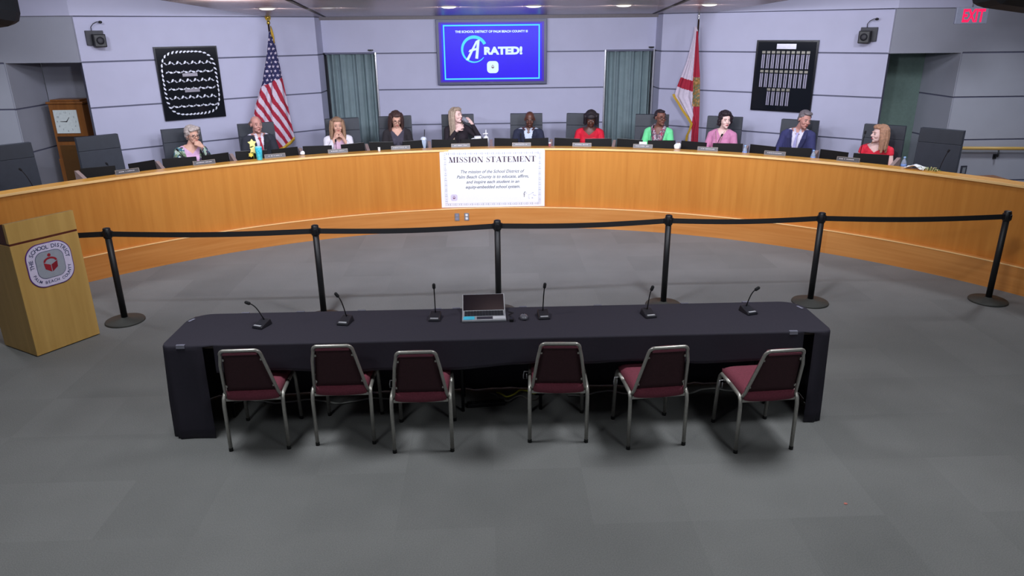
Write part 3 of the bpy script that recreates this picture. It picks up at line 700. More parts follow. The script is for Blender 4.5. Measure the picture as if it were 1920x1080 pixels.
b = MB(); b.box((0, -.014, 0), (.045, .006, .09), mat('outlet_centre', (120, 124, 132))); b.build('socket', t)
t = thing('exit_sign', 'red lit EXIT sign hanging at the upper right of the room', 'exit sign', (5.84, 9.0, 2.938), R(-14))
b = MB(); b.box((0, .02, 0), (.35, .045, .19), mat('exit_housing', (120, 124, 140), .4)); b.build('housing', t, bevel=.006)
b = MB(); put_text(b, 'EXIT', .17, .02, 0, -.004, mat('exit_red', (255, 20, 84), emit=1.3, var=.01), shear=.0, off=.006, width=.24, height=.15); b.build('lettering', t, recalc=False)
b = MB(); b.tube([(0, .02, .09), (0, .02, 1.06)], .008, SILVER); b.build('hanger', t)
t = thing('brown_side_table', 'small brown wooden table top just beyond the right end of the dais', 'table', (7.30, 10.05, .30))
b = MB(); b.box((0, 0, .44), (.26, .36, .03), CLOCKW); b.build('tabletop', t, bevel=.004)
for x in (-.11, .11):
    for y in (-.15, .15): b = MB(); b.box((x, y, .215), (.03, .03, .43), CLOCKW); b.build('leg', t)
t = thing('wall_hanger', 'thin dark cord with a small handle hanging in the green-grey recess', 'hanger', (6.02, 11.17, 0))
b = MB(); b.tube([(0, 0, 2.44), (.01, -.01, 2.0), (0, 0, 1.62)], .008, BLACK, 8); b.build('cord', t)
b = MB(); b.cap((-.04, 0, 1.60), (.05, -.01, 1.57), .022, .016, BLACK); b.cap((0, 0, 1.66), (.0, 0, 1.58), .018, .022, BLACK); b.build('handle', t)
for s, lab in ((-1, 'black loudspeaker hanging at the top left corner'), (1, 'black loudspeaker hanging at the top right corner')):
    x = -3.985 if s < 0 else 4.32
    t = thing('hanging_loudspeaker', lab, 'speaker', (x, 6.15, 2.89 if s < 0 else 2.962), R(0))
    t.rotation_euler = (R(-8), R(6*s), R(12*s))
    b = MB(); b.box((0, 0, .20), (.62, .36, .42), mat('speaker_grille', (30, 34, 42), .7)); b.build('cabinet', t, bevel=.10)
    b = MB(); b.box((0, -.185, .20), (.5, .012, .32), mat('speaker_mesh', (22, 26, 32), .8)); b.build('grille', t, bevel=.01)
    b = MB(); b.tube([(0, 0, .4), (0, 0, 1.06)], .015, BLACKM); b.build('hanger', t)
# ================================================================= FURNITURE ON THE FLOOR
# ---- belt stanchions
ST = [(-3.814, 7.089), (-1.742, 7.056), (.089, 7.124), (1.874, 7.208), (3.481, 7.193), (5.415, 7.124)]
SL_ = ['black belt stanchion beside the wooden podium, leftmost of the row in view', 'black belt stanchion behind the left part of the covered table', 'black belt stanchion behind the open laptop',
       'black belt stanchion behind the table, below the woman in mint green', 'black belt stanchion at the right rear corner of the covered table', 'black belt stanchion at the right end of the row']
def stanchion(i, x, y, lab, nxt, base=True):
    t = thing('belt_stanchion', lab, 'stanchion', (x, y, 0), 0, 'belt stanchions in a row')
    b = MB(); b.lathe([(.19, 0), (.192, .012), (.185, .022), (.05, .034), (.036, .05)], STGREY, 40); b.build('base', t)
    b = MB(); b.lathe([(.031, .03), (.031, .93)], BLACKM, 24); b.build('pole', t)
    b = MB(); b.lathe([(.034, .90), (.041, .91), (.041, .975), (.036, .985), (.036, 1.0), (.028, 1.006)], BLACK, 24)
    for k in range(4): a = k*PI/2+.2; b.box((.043*math.cos(a), .043*math.sin(a), .945), (.02, .02, .055), BLACK, bev=.003)
    b.build('head', t)
    if nxt:
        dx, dy = nxt[0]-x, nxt[1]-y; n = 24; b = MB(); vs = []
        for k in range(n+1):
            u = k/n; u = .02+.96*u; sag = -.022*math.sin(PI*u)
            vs += [(dx*u, dy*u, .917+sag), (dx*u, dy*u, .971+sag)]
        b.add(vs, [(2*k, 2*k+2, 2*k+3, 2*k+1) for k in range(n)], BELT); b.build('belt', t, solid=.003)
    return t
for i, (x, y) in enumerate(ST): stanchion(i, x, y, SL_[i], ST[i+1] if i < 5 else None)
stanchion(9, -5.85, 7.10, 'black belt stanchion hidden beyond the podium at the far left', ST[0])
# ---- podium
pa = math.atan2(.518, .316)
t = thing('podium', 'light wooden podium with a round-cornered school district seal on its front', 'podium', (-4.221, 6.233, 0), pa)
W_, D_ = .607, .56
b = MB(); b.box((W_/2, D_/2, .54), (W_, D_, 1.06), PODW); b.build('body', t, bevel=.003)
b = MB(); b.box((W_/2, D_/2, 1.079), (W_-.006, D_-.006, .022), PODR); b.build('rosewood_inlay', t)
b = MB(); b.box((W_/2, .02, 1.18), (W_, .04, .18), PODW)
for x in (.02, W_-.02):
    vs = [(xx, p[0], p[1]) for xx in (x-.02, x+.02) for p in ((.04, 1.09), (D_, 1.09), (D_, 1.13), (.04, 1.27))]
    b.add(vs, [(0, 1, 2, 3), (7, 6, 5, 4), (0, 4, 5, 1), (1, 5, 6, 2), (2, 6, 7, 3), (3, 7, 4, 0)], PODR if x < .1 else PODW)
b.build('top_rim', t, bevel=.002)
b = MB(); vs = [(.04, .04, 1.21), (W_-.04, .04, 1.21), (W_-.04, D_, 1.10), (.04, D_, 1.10)]; b.add(vs, [(0, 1, 2, 3)], PODR); b.build('reading_desk', t, solid=.02)
b = MB(); b.box((W_/2, D_/2, .005), (W_-.03, D_-.03, .01), BLACK); b.build('plinth', t)
b = MB(); b.tube([(-.004, .36, .92), (-.03, .40, .90), (-.03, .50, .93), (-.01, .56, .90)], .008, BLACK); b.build('microphone_lead', t)
sx, sz = .298, .831
b = MB(); plate(b, rrect(.410, .410, .135, 10), sx, sz, 0, -.008, mat('seal_violet', (88, 40, 130), .4)); plate(b, rrect(.396, .396, .130, 10), sx, sz, -.007, -.010, mat('seal_white', (222, 212, 240), .4)); b.build('seal_plaque', t)
b = MB(); plate(b, rrect(.256, .256, .075, 10), sx, sz, -.010, -.012, mat('seal_navy_line', (70, 72, 110), .4)); plate(b, rrect(.248, .248, .072, 10), sx, sz, -.0115, -.013, mat('seal_grey', (160, 164, 178), .4)); b.build('seal_centre', t)
b = MB(); emblem(b, sx, sz+.022, -.0145, .155, mat('seal_red', (160, 30, 46), .5), mat('seal_red_shade', (140, 22, 42), .5)); b.build('seal_emblem', t, recalc=False)
b = MB(); SEI = mat('seal_ink', (66, 70, 110), .5)
def sqpath(s_, hw, r):      # point on rounded square measured clockwise from top centre (arc length s_)
    st = hw-r; arc = PI*r/2; segs = [('l', (0, hw), (1, 0), st), ('a', (hw-r, hw-r), 90, arc), ('l', (hw, hw-r), (0, -1), 2*st), ('a', (hw-r, -hw+r), 0, arc), ('l', (hw-r, -hw), (-1, 0), 2*st), ('a', (-hw+r, -hw+r), -90, arc), ('l', (-hw, -hw+r), (0, 1), 2*st), ('a', (-hw+r, hw-r), 180, arc), ('l', (-hw+r, hw), (1, 0), st)]
    tot = sum(q[3] for q in segs); s_ %= tot
    for k, p, d, ln in segs:
        if s_ <= ln:
            if k == 'l': return p[0]+d[0]*s_, p[1]+d[1]*s_, math.atan2(d[1], d[0])
            a = R(d)-s_/r; return p[0]+r*math.cos(a), p[1]+r*math.sin(a), a-PI/2
        s_ -= ln
def adv(w_, k):
    A_ = lambda c: {'I': .55, ' ': .8, 'M': 1.25, 'O': 1.2, 'C': 1.1, 'D': 1.12, 'H': 1.1, 'L': .85, 'N': 1.1}.get(c, 1.0)
    T_ = sum(A_(c) for c in w_); return sum(A_(c) for c in w_[:k])+A_(w_[k])/2-T_/2
word = 'THE SCHOOL DISTRICT'; n = len(word); hw, r_ = .162, .10
for k, ch in enumerate(word):
    if ch == ' ': continue
    s_ = adv(word, k)*.0300-.022; x, z, a = sqpath(s_, hw, r_); put_text(b, ch, .050, sx+x, sz+z, -.0115, SEI, off=.0008, rot=a)
word = 'PALM BEACH COUNTY'; n = len(word)
tot = 8*(hw-r_)+2*PI*r_
for k, ch in enumerate(word):
    if ch == ' ': continue
    s_ = tot/2-adv(word, k)*.0262-.012; x, z, a = sqpath(s_, hw, r_); put_text(b, ch, .038, sx+x, sz+z, -.0115, SEI, off=.0006, rot=a+PI)
b.build('seal_lettering', t, recalc=False)
# ---- covered conference table
TX0, TX1, TY0, TY1, TZ = -2.335, 2.485, 4.735, 5.335, .745
for k, (x0, x1, lab) in enumerate(((TX0+.02, .07, 'folding table hidden under the left half of the dark tablecloth'), (.08, TX1-.02, 'folding table hidden under the right half of the dark tablecloth'))):
    t = thing('folding_table', lab, 'table', ((x0+x1)/2, (TY0+TY1)/2, 0)); wd = x1-x0
    b = MB(); b.box((0, 0, .722), (wd, .56, .03), mat('table_laminate', (60, 50, 44), .5)); b.build('tabletop', t, bevel=.004)
    for sx_ in (-1, 1):
        for sy_ in (-1, 1):
            b = MB(); b.tube([(sx_*(wd/2-.30), .1+sy_*.12, .70), (sx_*(wd/2-.30), .1+sy_*.12, .004)], .013, BLACKM); b.build('leg', t)
def clothmesh():
    b = MB(); r = .17; P = []; n = 8
    # outline of the top, counter clockwise from near-left: chamfer-like far corners
    def arc(cx, cy, a0, a1, r0): return [(cx+r0*math.cos(R(a0+(a1-a0)*i/n)), cy+r0*math.sin(R(a0+(a1-a0)*i/n))) for i in range(n+1)]
    near_r = .05
    pts = []
    def line(p, q, k): 
        for i in range(1, k): pts.append((p[0]+(q[0]-p[0])*i/k, p[1]+(q[1]-p[1])*i/k))
    A_ = arc(TX0+near_r, TY0+near_r, 180, 270, near_r); pts += A_; nA = len(pts)
    line(A_[-1], (TX1-near_r, TY0), 60)
    B_ = arc(TX1-near_r, TY0+near_r, 270, 360, near_r); i1 = len(pts); pts += B_
    C_ = arc(TX1-r, TY1-r, 0, 90, r); line(B_[-1], C_[0], 8); pts += C_; i2 = len(pts)
    D_2 = arc(TX0+r, TY1-r, 90, 180, r); line(C_[-1], D_2[0], 60); pts += D_2; line(D_2[-1], A_[0], 8)
    N_ = len(pts); cx, cy = (TX0+TX1)/2, (TY0+TY1)/2
    m_ = CLOTH
    rows = []
    def drop(i):
        x, y = pts[i]
        near = y < TY0+.02 and TX0+.30 < x < TX1-.17
        if near:
            e = min(1, (x-(TX0+.30))/.05, ((TX1-.17)-x)/.05); return TZ-(.522+.012*math.sin(x*3)) * 1 if e < 0 else .0+ (.530+.014*math.sin(x*2.3)+.01*math.sin(x*7.1)) 
        return .006
    norm = []
    for i in range(N_):
        a = Vector(pts[i-1]); c = Vector(pts[(i+1) % N_]); d = (c-a).normalized(); norm.append(Vector((d.y, -d.x)))
    levels = [0, .02, .06, .15, .3, .45, .6, .75, .9, 1.0]
    vs = []
    for L_ in levels:
        for i in range(N_):
            x, y = pts[i]; zb = drop(i); z = TZ-(TZ-zb)*L_
            back = y > TY1-.05
            w_ = (.010*math.sin(i*1.15)+.008*math.sin(i*2.7+1)+ (.006*math.sin(i*4.1)))*min(1, L_*1.6)*(1.0 if not (y < TY0+.02) else .45)
            out = .006*(L_ > 0)+(.045 if back else .018)*L_+w_
            if y < TY0+.02 and TX0+.30 < x < TX1-.17: out = .006*(L_ > 0)+.012*L_+w_*.6
            vs.append((x+norm[i].x*out, y+norm[i].y*out, z))
    fs = []
    for k in range(len(levels)-1):
        for i in range(N_):
            j = (i+1) % N_
            if k > 0 and abs(drop(i)-drop(j)) > .3: 
                fs.append((k*N_+i, k*N_+j, (k+1)*N_+j, (k+1)*N_+i)) if False else None
                continue
            fs.append((k*N_+i, k*N_+j, (k+1)*N_+j, (k+1)*N_+i))
    fs.append(list(range(N_))); b.add(vs, fs, m_, True)
    b.bm.faces.ensure_lookup_table(); b.bm.faces[-1].smooth = False
    return b
o = clothmesh().build('tablecloth', None, solid=.003); tag(o, 'dark navy cloth draped to the floor over the long table', 'tablecloth')
# rounded hem rope and plastic clips along the edge
CLIP = mat('clear_clip', (120, 120, 134), .12, spec=.9)
cl = [(-1.93, TY1, 0), (-1.50, TY1, 0), (-1.02, TY1, 0), (-.42, TY1, 0), (-.27, TY1, 0), (.26, TY1, 0), (.86, TY1, 0), (1.56, TY1, 0), (2.06, TY1, 0), (2.44, TY1-.14, -70), (-2.30, TY1-.13, 65), (2.20, TY0, 180), (-2.20, TY0, 180)]
NM = ['behind the leftmost table microphone', 'left of the belt stanchion behind the table', 'behind the second microphone from the left', 'just behind the third microphone from the left', 'left of the laptop', 'right of the laptop',
      'between the fourth and fifth microphones', 'at the rear edge beyond the fifth microphone', 'behind the rightmost microphone', 'on the right rounded corner', 'on the left rounded corner', 'on the near edge at the right end', 'on the near edge at the left end']
for (x, y, a), nm in zip(cl, NM):
    b = MB(); P_ = [(-.003, .022), (-.003, .003), (.012, .010), (.012, -.03), (.008, -.03), (.008, .004)]
    vs = [(xx, p, q) for xx in (-.03, .03) for (p, q) in ((-.010, .003), (-.010, .005), (.010, .005), (.012, -.02), (.009, -.02), (.008, .003))]
    b.add(vs, [(0, 1, 2, 3, 4, 5), (11, 10, 9, 8, 7, 6)]+[(i, 6+i, 6+(i+1) % 6, (i+1) % 6) for i in range(6)], CLIP)
    o = b.build('tablecloth_clip'); o.location = (x, y+(.004 if a == 0 else -.0), TZ); o.rotation_euler = (0, 0, R(a)); tag(o, 'clear plastic tablecloth clip '+nm, 'clip', 'tablecloth clips')
# ---- table microphones
def desk_mic(name, lab, loc, rz, tip, grp, k=1.0, base=True):
    t = thing(name, lab, 'microphone', loc, rz, grp)
    b = MB(); vs = [(-.045, -.065, 0), (.045, -.065, 0), (.045, .065, 0), (-.045, .065, 0), (-.042, -.060, .018), (.042, -.060, .018), (.038, .055, .045), (-.038, .055, .045)]
    b.add([Vector(v)*k for v in vs], [(3, 2, 1, 0), (4, 5, 6, 7), (0, 1, 5, 4), (1, 2, 6, 5), (2, 3, 7, 6), (3, 0, 4, 7)], mat('mic_base', (38, 38, 46), .35)); b.build('base', t, bevel=.004)
    b = MB(); b.box((0, -.050*k, .021*k), (.06*k, .014*k, .006*k), mat('mic_switch', (190, 190, 198), .3)); b.build('talk_switch', t)
    tip = Vector(tip); s0 = Vector((0, .03*k, .04*k)); P_ = []
    for i in range(9):
        u = i/8; p = s0.lerp(tip, u); p.z += .03*k*math.sin(PI*u)*(1 if tip.xy.length > .03 else .2); P_.append(p)
    b = MB(); b.tube(P_, .0045, BLACK, 8); b.build('gooseneck', t)
    d = (P_[-1]-P_[-2]).normalized(); b = MB(); b.cap(P_[-1], P_[-1]+d*.022, .0125, .0125, mat('mic_foam', (26, 26, 30), .9)); b.build('windscreen', t)
    return t
TM = [(-1.72, 5.06, -22, (-.085, .03, .172), 'leftmost of six, its neck bent left'), (-1.103, 5.09, -12, (-.045, .03, .205), 'second from the left, neck bent left'), (-.425, 5.13, -4, (-.0, .03, .242), 'upright, left of the laptop'),
      (.407, 5.12, 4, (.01, .03, .232), 'upright, right of the laptop'), (1.217, 5.10, 10, (.02, .03, .20), 'fifth from the left, neck nearly upright'), (2.0, 5.12, 16, (.055, .03, .175), 'rightmost of six, its neck bent right')]
for x, y, a, tp, l in TM:
    rz = R(a); T_ = Matrix.Rotation(-rz, 3, 'Z') @ Vector(tp); desk_mic('table_microphone', 'black gooseneck microphone on the dark tablecloth, '+l, (x, y, TZ+.003), rz, T_, 'table microphones')
# ---- laptop, mouse, adapter
t = thing('laptop', 'open silver laptop with a black screen in the middle of the covered table', 'laptop', (-.05, 5.13, TZ+.003), R(1))
SILD = mat('laptop_silver', (176, 178, 186), .35, .3)
b = MB(); b.box((0, 0, .010), (.335, .19, .018), SILD, bev=.004); b.build('base', t)
b = MB(); b.box((0, .035, .0195), (.30, .10, .003), mat('laptop_keys', (60, 62, 72), .5))
for i in range(13):
    for j in range(5): b.box((-.138+.023*i, -.003+.019*j, .0225), (.018, .015, .004), mat('laptop_key', (40, 42, 50), .5))
b.build('keyboard', t)
b = MB(); b.box((.005, -.055, .0195), (.12, .05, .002), mat('laptop_touchpad', (52, 50, 60), .4)); b.build('touchpad', t)
b = MB(); b.box((-.115, -.055, .0205), (.085, .062, .0025), mat('laptop_sticker_cyan', (70, 190, 225), .4)); b.build('sticker', t)
b = MB(); b.box((.115, -.055, .0198), (.095, .05, .002), mat('laptop_sticker_pale', (200, 200, 210), .5)); b.build('sticker', t)
b = MB(); T_ = Matrix.Translation((0, .092, .016)) @ Matrix.Rotation(R(-66), 4, 'X')
b.box((0, 0, .095), (.335, .008, .19), SILD, T=T_, bev=.003); b.box((0, -.0048, .095), (.318, .002, .175), mat('laptop_screen_black', (16, 15, 26), .08), T=T_)
b.build('lid', t)
t = thing('computer_mouse', 'grey computer mouse on the tablecloth right of the laptop', 'mouse', (.255, 5.09, TZ+.003), R(8))
b = MB(); b.ell((0, 0, .012), (.031, .045, .022), mat('mouse_grey', (96, 96, 106), .3)); b.build('shell', t)
b = MB(); b.ell((0, .02, .033), (.004, .010, .005), RUBB); b.build('wheel', t)
t = thing('power_adapter', 'small black cable adapter beside the laptop on the tablecloth', 'adapter', (.160, 5.05, TZ+.003), R(-6))
b = MB(); b.box((0, 0, .011), (.032, .05, .022), BLACK, bev=.004); b.build('body', t)
b = MB(); b.tube([(0, .025, .01), (-.01, .07, .006), (-.03, .11, .006), (.0, .15, .006), (-.04, .17, .008)], .0035, BLACK); b.build('lead', t)
# ---- stacking chairs
def stack_chair(lab, loc, rz):
    t = thing('stacking_chair', lab, 'chair', loc, rz, 'burgundy stacking chairs along the near side of the covered table')
    for s in (-1, 1):
        b = MB(); b.tube([(s*.205, -.205, .012), (s*.205, -.200, .36), (s*.204, -.190, .41), (s*.203, -.165, .435), (s*.200, 0, .440)], .0138, CHROME, 12); lg = b.build('leg', t)
        b = MB(); b.lathe([(.015, 0), (.015, .025), (.012, .03)], RUBB, 12, T=Matrix.Translation((s*.205, -.205, 0))); b.build('foot', lg)
        b = MB(); b.tube([(s*.200, 0, .440), (s*.198, .165, .437), (s*.198, .19, .41), (s*.200, .205, .36), (s*.205, .225, .012)], .0138, CHROME, 12); lg = b.build('leg', t)
        b = MB(); b.lathe([(.015, 0), (.015, .025), (.012, .03)], RUBB, 12, T=Matrix.Translation((s*.205, .225, 0))); b.build('foot', lg)
    P_ = []
    for s in (-1, 1):
        side = [(s*.186, -.165, .415), (s*.182, -.205, .47), (s*.150, -.300, .72)]
        crn = [(s*(.134-.034*(1-math.cos(R(a)))), -.318-.030*math.sin(R(a))*.8, .80+.045*math.sin(R(a))) for a in range(0, 91, 15)]
        q = side+crn
        P_ = q if s < 0 else P_+q[::-1]
    P2 = []
    for a, c in zip(P_, P_[1:]):
        P2 += [a, tuple((Vector(a)+Vector(c))/2)]
    P2.append(P_[-1])
    b = MB(); b.tube(P2, .0115, CHROME, 12); b.build('back_frame', t)
    # backrest pad (front burgundy, rear dark backing)
    b = MB()
    def bw(z): return .172-(z-.47)/.36*.052
    prof = []
    zz = [.475, .52, .60, .70, .78, .82, .832]
    vs = []; n = 8
    for z in zz:
        h = bw(z)*(1 if z < .81 else .90); yc = -.198-(z-.47)*.36
        for i in range(n+1):
            x = -h+2*h*i/n; vs.append((x, yc+.004, z)); 
    for z in zz:
        h = bw(z)*(1 if z < .81 else .90); yc = -.198-(z-.47)*.36
        for i in range(n+1):
            x = -h+2*h*i/n; vs.append((x, yc+.034+.012*(1-(x/h)**2), z))
    k = len(zz)*(n+1); fb = []; ff = []
    for j in range(len(zz)-1):
        for i in range(n):
            a = j*(n+1)+i; fb.append((a, a+1, a+n+2, a+n+1)); ff.append((k+a, k+a+n+1, k+a+n+2, k+a+1))
    for i in range(n): ff.append((i, k+i, k+i+1, i+1)); a = (len(zz)-1)*(n+1)+i; ff.append((a, a+1, k+a+1, k+a))
    for j in range(len(zz)-1): a = j*(n+1); ff.append((a, a+n+1, k+a+n+1, k+a)); a += n; ff.append((a, k+a, k+a+n+1, a+n+1))
    vv = b.add(vs, fb, MAROD, True)
    for f in ff:
        try: q = b.bm.faces.new([vv[i] for i in f]); q.material_index = b.mi(MARO); q.smooth = True
        except ValueError: pass
    b.build('backrest', t)
    b = MB(); b.box((0, -.333, .815), (.225, .010, .012), mat('maroon_trim', (120, 60, 76), .5)); b.build('back_trim', t)
    for s in (-1, 1):
        for z in (.76, .52): b = MB(); b.box((s*(bw(z)+.004), -.200-(z-.47)*.36, z), (.03, .010, .012), CHROME); b.build('back_bracket', t)
    # seat cushion: bowed block
    b = MB(); nx, ny = 14, 12
    def sf(u, v, top):
        x = -1+2*u; y = -1+2*v; wx = .182+.014*v; e = (1-abs(x)**6)*(1-abs(y)**6)
        rx = x*wx*(1-.03*abs(y)**8); ry = y*.205*(1-.05*abs(x)**8)-.005
        return (rx, ry, (.468+.030*max(0, e)**.5 - .010*math.exp(-((y+1)**2)*3)*(1-x*x)) if top else (.412-.010*(1-x*x)*(1-v)))
    b.grid(lambda u, v: sf(u, v, True), nx, ny, MARO); b.grid(lambda u, v: sf(u, v, False), nx, ny, MAROD)
    ed = [(i/nx, 0) for i in range(nx)]+[(1, i/ny) for i in range(ny)]+[(1-i/nx, 1) for i in range(nx)]+[(0, 1-i/ny) for i in range(ny)]
    vs = [sf(u, v, True) for u, v in ed]+[sf(u, v, False) for u, v in ed]; q = len(ed)
    b.add(vs, [(i, (i+1) % q, q+(i+1) % q, q+i) for i in range(q)], MARO, True)
    bmesh.ops.remove_doubles(b.bm, verts=list(b.bm.verts), dist=.0008); b.build('seat', t)
    for y in (-.185, .14): b = MB(); b.box((0, y, .402), (.38, .014, .02), CHROME); b.build('seat_rail', t)
    for s in (-1,):
        b = MB(); b.tube([(s*.212, .08, .43), (s*.245, .08, .43), (s*.25, .08, .40), (s*.25, .08, .37), (s*.225, .08, .37), (s*.225, .08, .41)], .004, SILVER, 8); b.build('ganging_hook', t)
    return t
CH = [((432, 541), -1.683, 4.745, 1.5, 'leftmost of the six'), ((595, 703), -1.07, 4.785, 0, 'second of the six from the left'), ((739, 850), -.497, 4.655, 0, 'third of the six from the left'),
      ((996, 1101), .482, 4.735, -3, 'fourth of the six from the left'), ((1170, 1280), 1.149, 4.635, 5, 'fifth of the six from the left'), ((1372, 1483), 1.90, 4.545, 4, 'rightmost of the six')]
base_ch = None
for _, x, y, a, l in CH:
    lab = 'burgundy stacking chair with grey metal frame, '+l
    if base_ch is None: base_ch = stack_chair(lab, (x, y, 0), R(a))
    else: dup(base_ch, (x, y, 0), R(a), lab)
# ---- cables on the floor under the table
CABW = mat('cable_white', (190, 190, 186), .5); CABY = mat('cable_yellow', (190, 190, 60), .5); CABG = mat('cable_grey', (120, 116, 112), .6)
def wig(x0, x1, y, amp, z, n=40, ph=0): return [(x0+(x1-x0)*i/n, y+amp*math.sin(i*.55+ph)+amp*.6*math.sin(i*.23+2*ph), z+.006*abs(math.sin(i*.8))) for i in range(n+1)]
for P_, m_, l in ((wig(-2.1, -.35, 5.22, .03, .012), CABW, 'white cable lying along the floor under the left half of the table'), (wig(-.02, .45, 5.20, .05, .012, 24, 1), CABG, 'loose grey cable on the floor between the third and fourth chairs'),
    (wig(.04, .38, 5.24, .04, .03, 18, 2), CABY, 'yellow-tagged cable on the floor under the middle of the table'), (wig(.62, 2.1, 5.22, .03, .012, 40, 3), CABW, 'white cable lying along the floor under the right half of the table')):
    b = MB(); b.tube(P_, .007, m_, 8); tag(b.build('floor_cable'), l, 'cable')
t = thing('power_strip', 'dark power strip lying on the floor under the middle of the table', 'power strip', (-.05, 5.10, 0), R(6))
b = MB(); b.box((0, 0, .018), (.30, .055, .034), BLACK, bev=.005); b.build('housing', t)
for k in range(4): b = MB(); b.box((-.10+.06*k, 0, .036), (.032, .03, .003), mat('socket_dark', (60, 60, 64))); b.build('socket', t)
b = MB(); flat_ = [(.012*math.cos(2*PI*i/7), .009*math.sin(2*PI*i/7)) for i in range(7)]; b.prism(flat_, .001, .004, mat('scrap_pink', (200, 120, 110)))
o = b.build('paper_scrap'); o.location = (2.21, 3.72, 0); tag(o, 'tiny pinkish scrap on the carpet at the lower right', 'scrap')

# ================================================================= ON AND BEHIND THE DAIS
def exec_chair(lab, loc, rz):
    t = thing('executive_chair', lab, 'chair', loc, rz, 'high-backed charcoal chairs behind the dais')
    def slab(z0, z1, w0, w1, y0, y1, th, m_, name, bev=.02):
        b = MB(); vs = [(-w0, y0, z0), (w0, y0, z0), (w0, y0+th, z0), (-w0, y0+th, z0), (-w1, y1, z1), (w1, y1, z1), (w1, y1+th, z1), (-w1, y1+th, z1)]
        b.add(vs, [(3, 2, 1, 0), (4, 5, 6, 7), (0, 1, 5, 4), (1, 2, 6, 5), (2, 3, 7, 6), (3, 0, 4, 7)], m_); return b.build(name, t, bevel=bev)
    slab(.46, 1.055, .268, .264, .20, .24, .08, LEATH, 'backrest', .004); slab(1.057, 1.24, .264, .262, .236, .25, .08, LEATHD, 'headrest', .004)
    b = MB(); b.box((0, -.03, .40), (.52, .46, .09), LEATH); b.build('seat', t, bevel=.03)
    for s in (-1, 1):
        b = MB(); b.tube([(s*.29, .18, .44), (s*.31, .18, .60), (s*.31, .14, .655), (s*.31, -.14, .655), (s*.31, -.18, .62), (s*.29, -.16, .44)], .016, BLACK, 10); b.box((s*.31, 0, .672), (.06, .26, .024), LEATH, bev=.008); b.build('armrest', t)
    b = MB(); b.lathe([(.028, .09), (.028, .25), (.02, .25), (.02, .36)], BLACKM, 16); b.build('gas_lift', t)
    b = MB()
    for k in range(5): a = 2*PI*k/5+.3; b.tube([(0, 0, .10), (.30*math.cos(a), .30*math.sin(a), .075)], [.028, .018], BLACK, 10)
    b.build('star_base', t)
    for k in range(5):
        a = 2*PI*k/5+.3; b = MB(); b.lathe([(.027, -.018), (.027, .018)], RUBB, 14, T=Matrix.Translation((.30*math.cos(a), .30*math.sin(a), .027)) @ Matrix.Rotation(a, 4, 'Z') @ Matrix.Rotation(PI/2, 4, 'X')); b.build('caster', t)
    return t
EC = [(-48.7, 7.83, 0, 'empty, at the far left end of the dais'), (-41.25, 7.83, 3, 'empty, in front of the tall clock'), (-33.7, 7.83, 0, 'holding the person in the floral jacket'), (-26.2, 7.83, 2, 'holding the man with the red tie'),
      (-17.1, 7.83, 0, 'holding the woman in the white jacket'), (-11.2, 7.83, 0, 'holding the long-haired person in dark clothes and glasses'), (-4.05, 7.83, 0, 'holding the blonde person in black'), (3.9, 7.83, 0, 'holding the man in the navy suit, below the wall screen'),
      (10.2, 7.83, -6, 'holding the person in the red jacket'), (18.4, 7.83, 4, 'holding the person in mint green'), (26.1, 7.83, -2, 'holding the person in pink'), (33.9, 7.83, 0, 'holding the grey-haired man under the award case'),
      (42.1, 7.83, 4, 'holding the person in the sleeveless red top'), (46.9, 7.83, -2, 'empty, at the right end beside the handrail')]
base_ec = None
for a, r, tw, l in EC:
    lab = 'charcoal high-backed office chair, '+l; p = pol(a, r, .30); rz = -R(a)+R(tw)
    if base_ec is None: base_ec = exec_chair(lab, p, rz)
    else: dup(base_ec, p, rz, lab)
SEATN = ['away from the clock', 'the floral jacket', 'the red tie', 'the white jacket', 'the brown-haired person', 'the blonde in black', 'the bald man in navy',
         'the red jacket', 'the mint jacket', 'the pink jacket', 'the grey-haired man', 'the sleeveless red top']
MP = [((-45.17, -42.19), (-40.86, -38.12)), ((-37.47, -34.2), (-33.59, -30.62)), ((-29.98, -26.66), (-26.12, -23.09)), ((-22.6, -19.4), (-18.25, -15.48)), ((-14.98, -12.21), (-11.0, -8.06)), ((-7.54, -4.51), (-3.99, -.68)),
      ((.08, 2.94), (3.81, 6.71)), ((7.38, 10.49), (11.2, 14.33)), ((14.91, 18.0), (18.68, 21.82)), ((22.43, 25.43), (26.22, 29.45)), ((30.17, 33.1), (33.49, 36.81)), ((37.61, 40.61), (41.21, 44.47))]
MEDGE = {(3, 1): 1, (4, 0): 1, (4, 1): 2, (7, 0): 2, (7, 1): 2, (2, 0): 1, (8, 0): 1, (6, 1): 0}
for i, pr_ in enumerate(MP):
    for j, (a0, a1) in enumerate(pr_):
        ro, ri = 7.20, 7.10; p0 = pol(a0, ro if j == 0 else ri); p1 = pol(a1, ri if j == 0 else ro); mid = (p0+p1)/2; d = p1-p0; wd = d.length
        t = thing('desk_monitor', 'black monitor on the dais, %s of the two facing %s' % (('left', 'right')[j], SEATN[i]), 'monitor', (mid.x, mid.y, 1.05), math.atan2(d.y, d.x), 'monitors along the dais counter')
        T_ = Matrix.Rotation(R(-6), 4, 'X'); b = MB(); b.box((0, 0, .130), (wd, .022, .185), MONB, T=T_)
        if MEDGE.get((i, j)): b.box((0, .004, .2235), (wd-.004, .016, .004), SILVER if MEDGE[(i, j)] == 2 else mat('thin_grey_edge', (120, 120, 118)), T=T_)
        b.build('screen_housing', t, bevel=.003)
        b = MB(); b.box((0, .0125, .130), (wd-.02, .002, .165), BGLOSS, T=T_); b.build('display', t)
        b = MB(); b.box((0, .01, .03), (.05, .02, .06), BLACK); b.box((0, .02, .005), (.18, .14, .010), BLACK); b.build('stand', t)
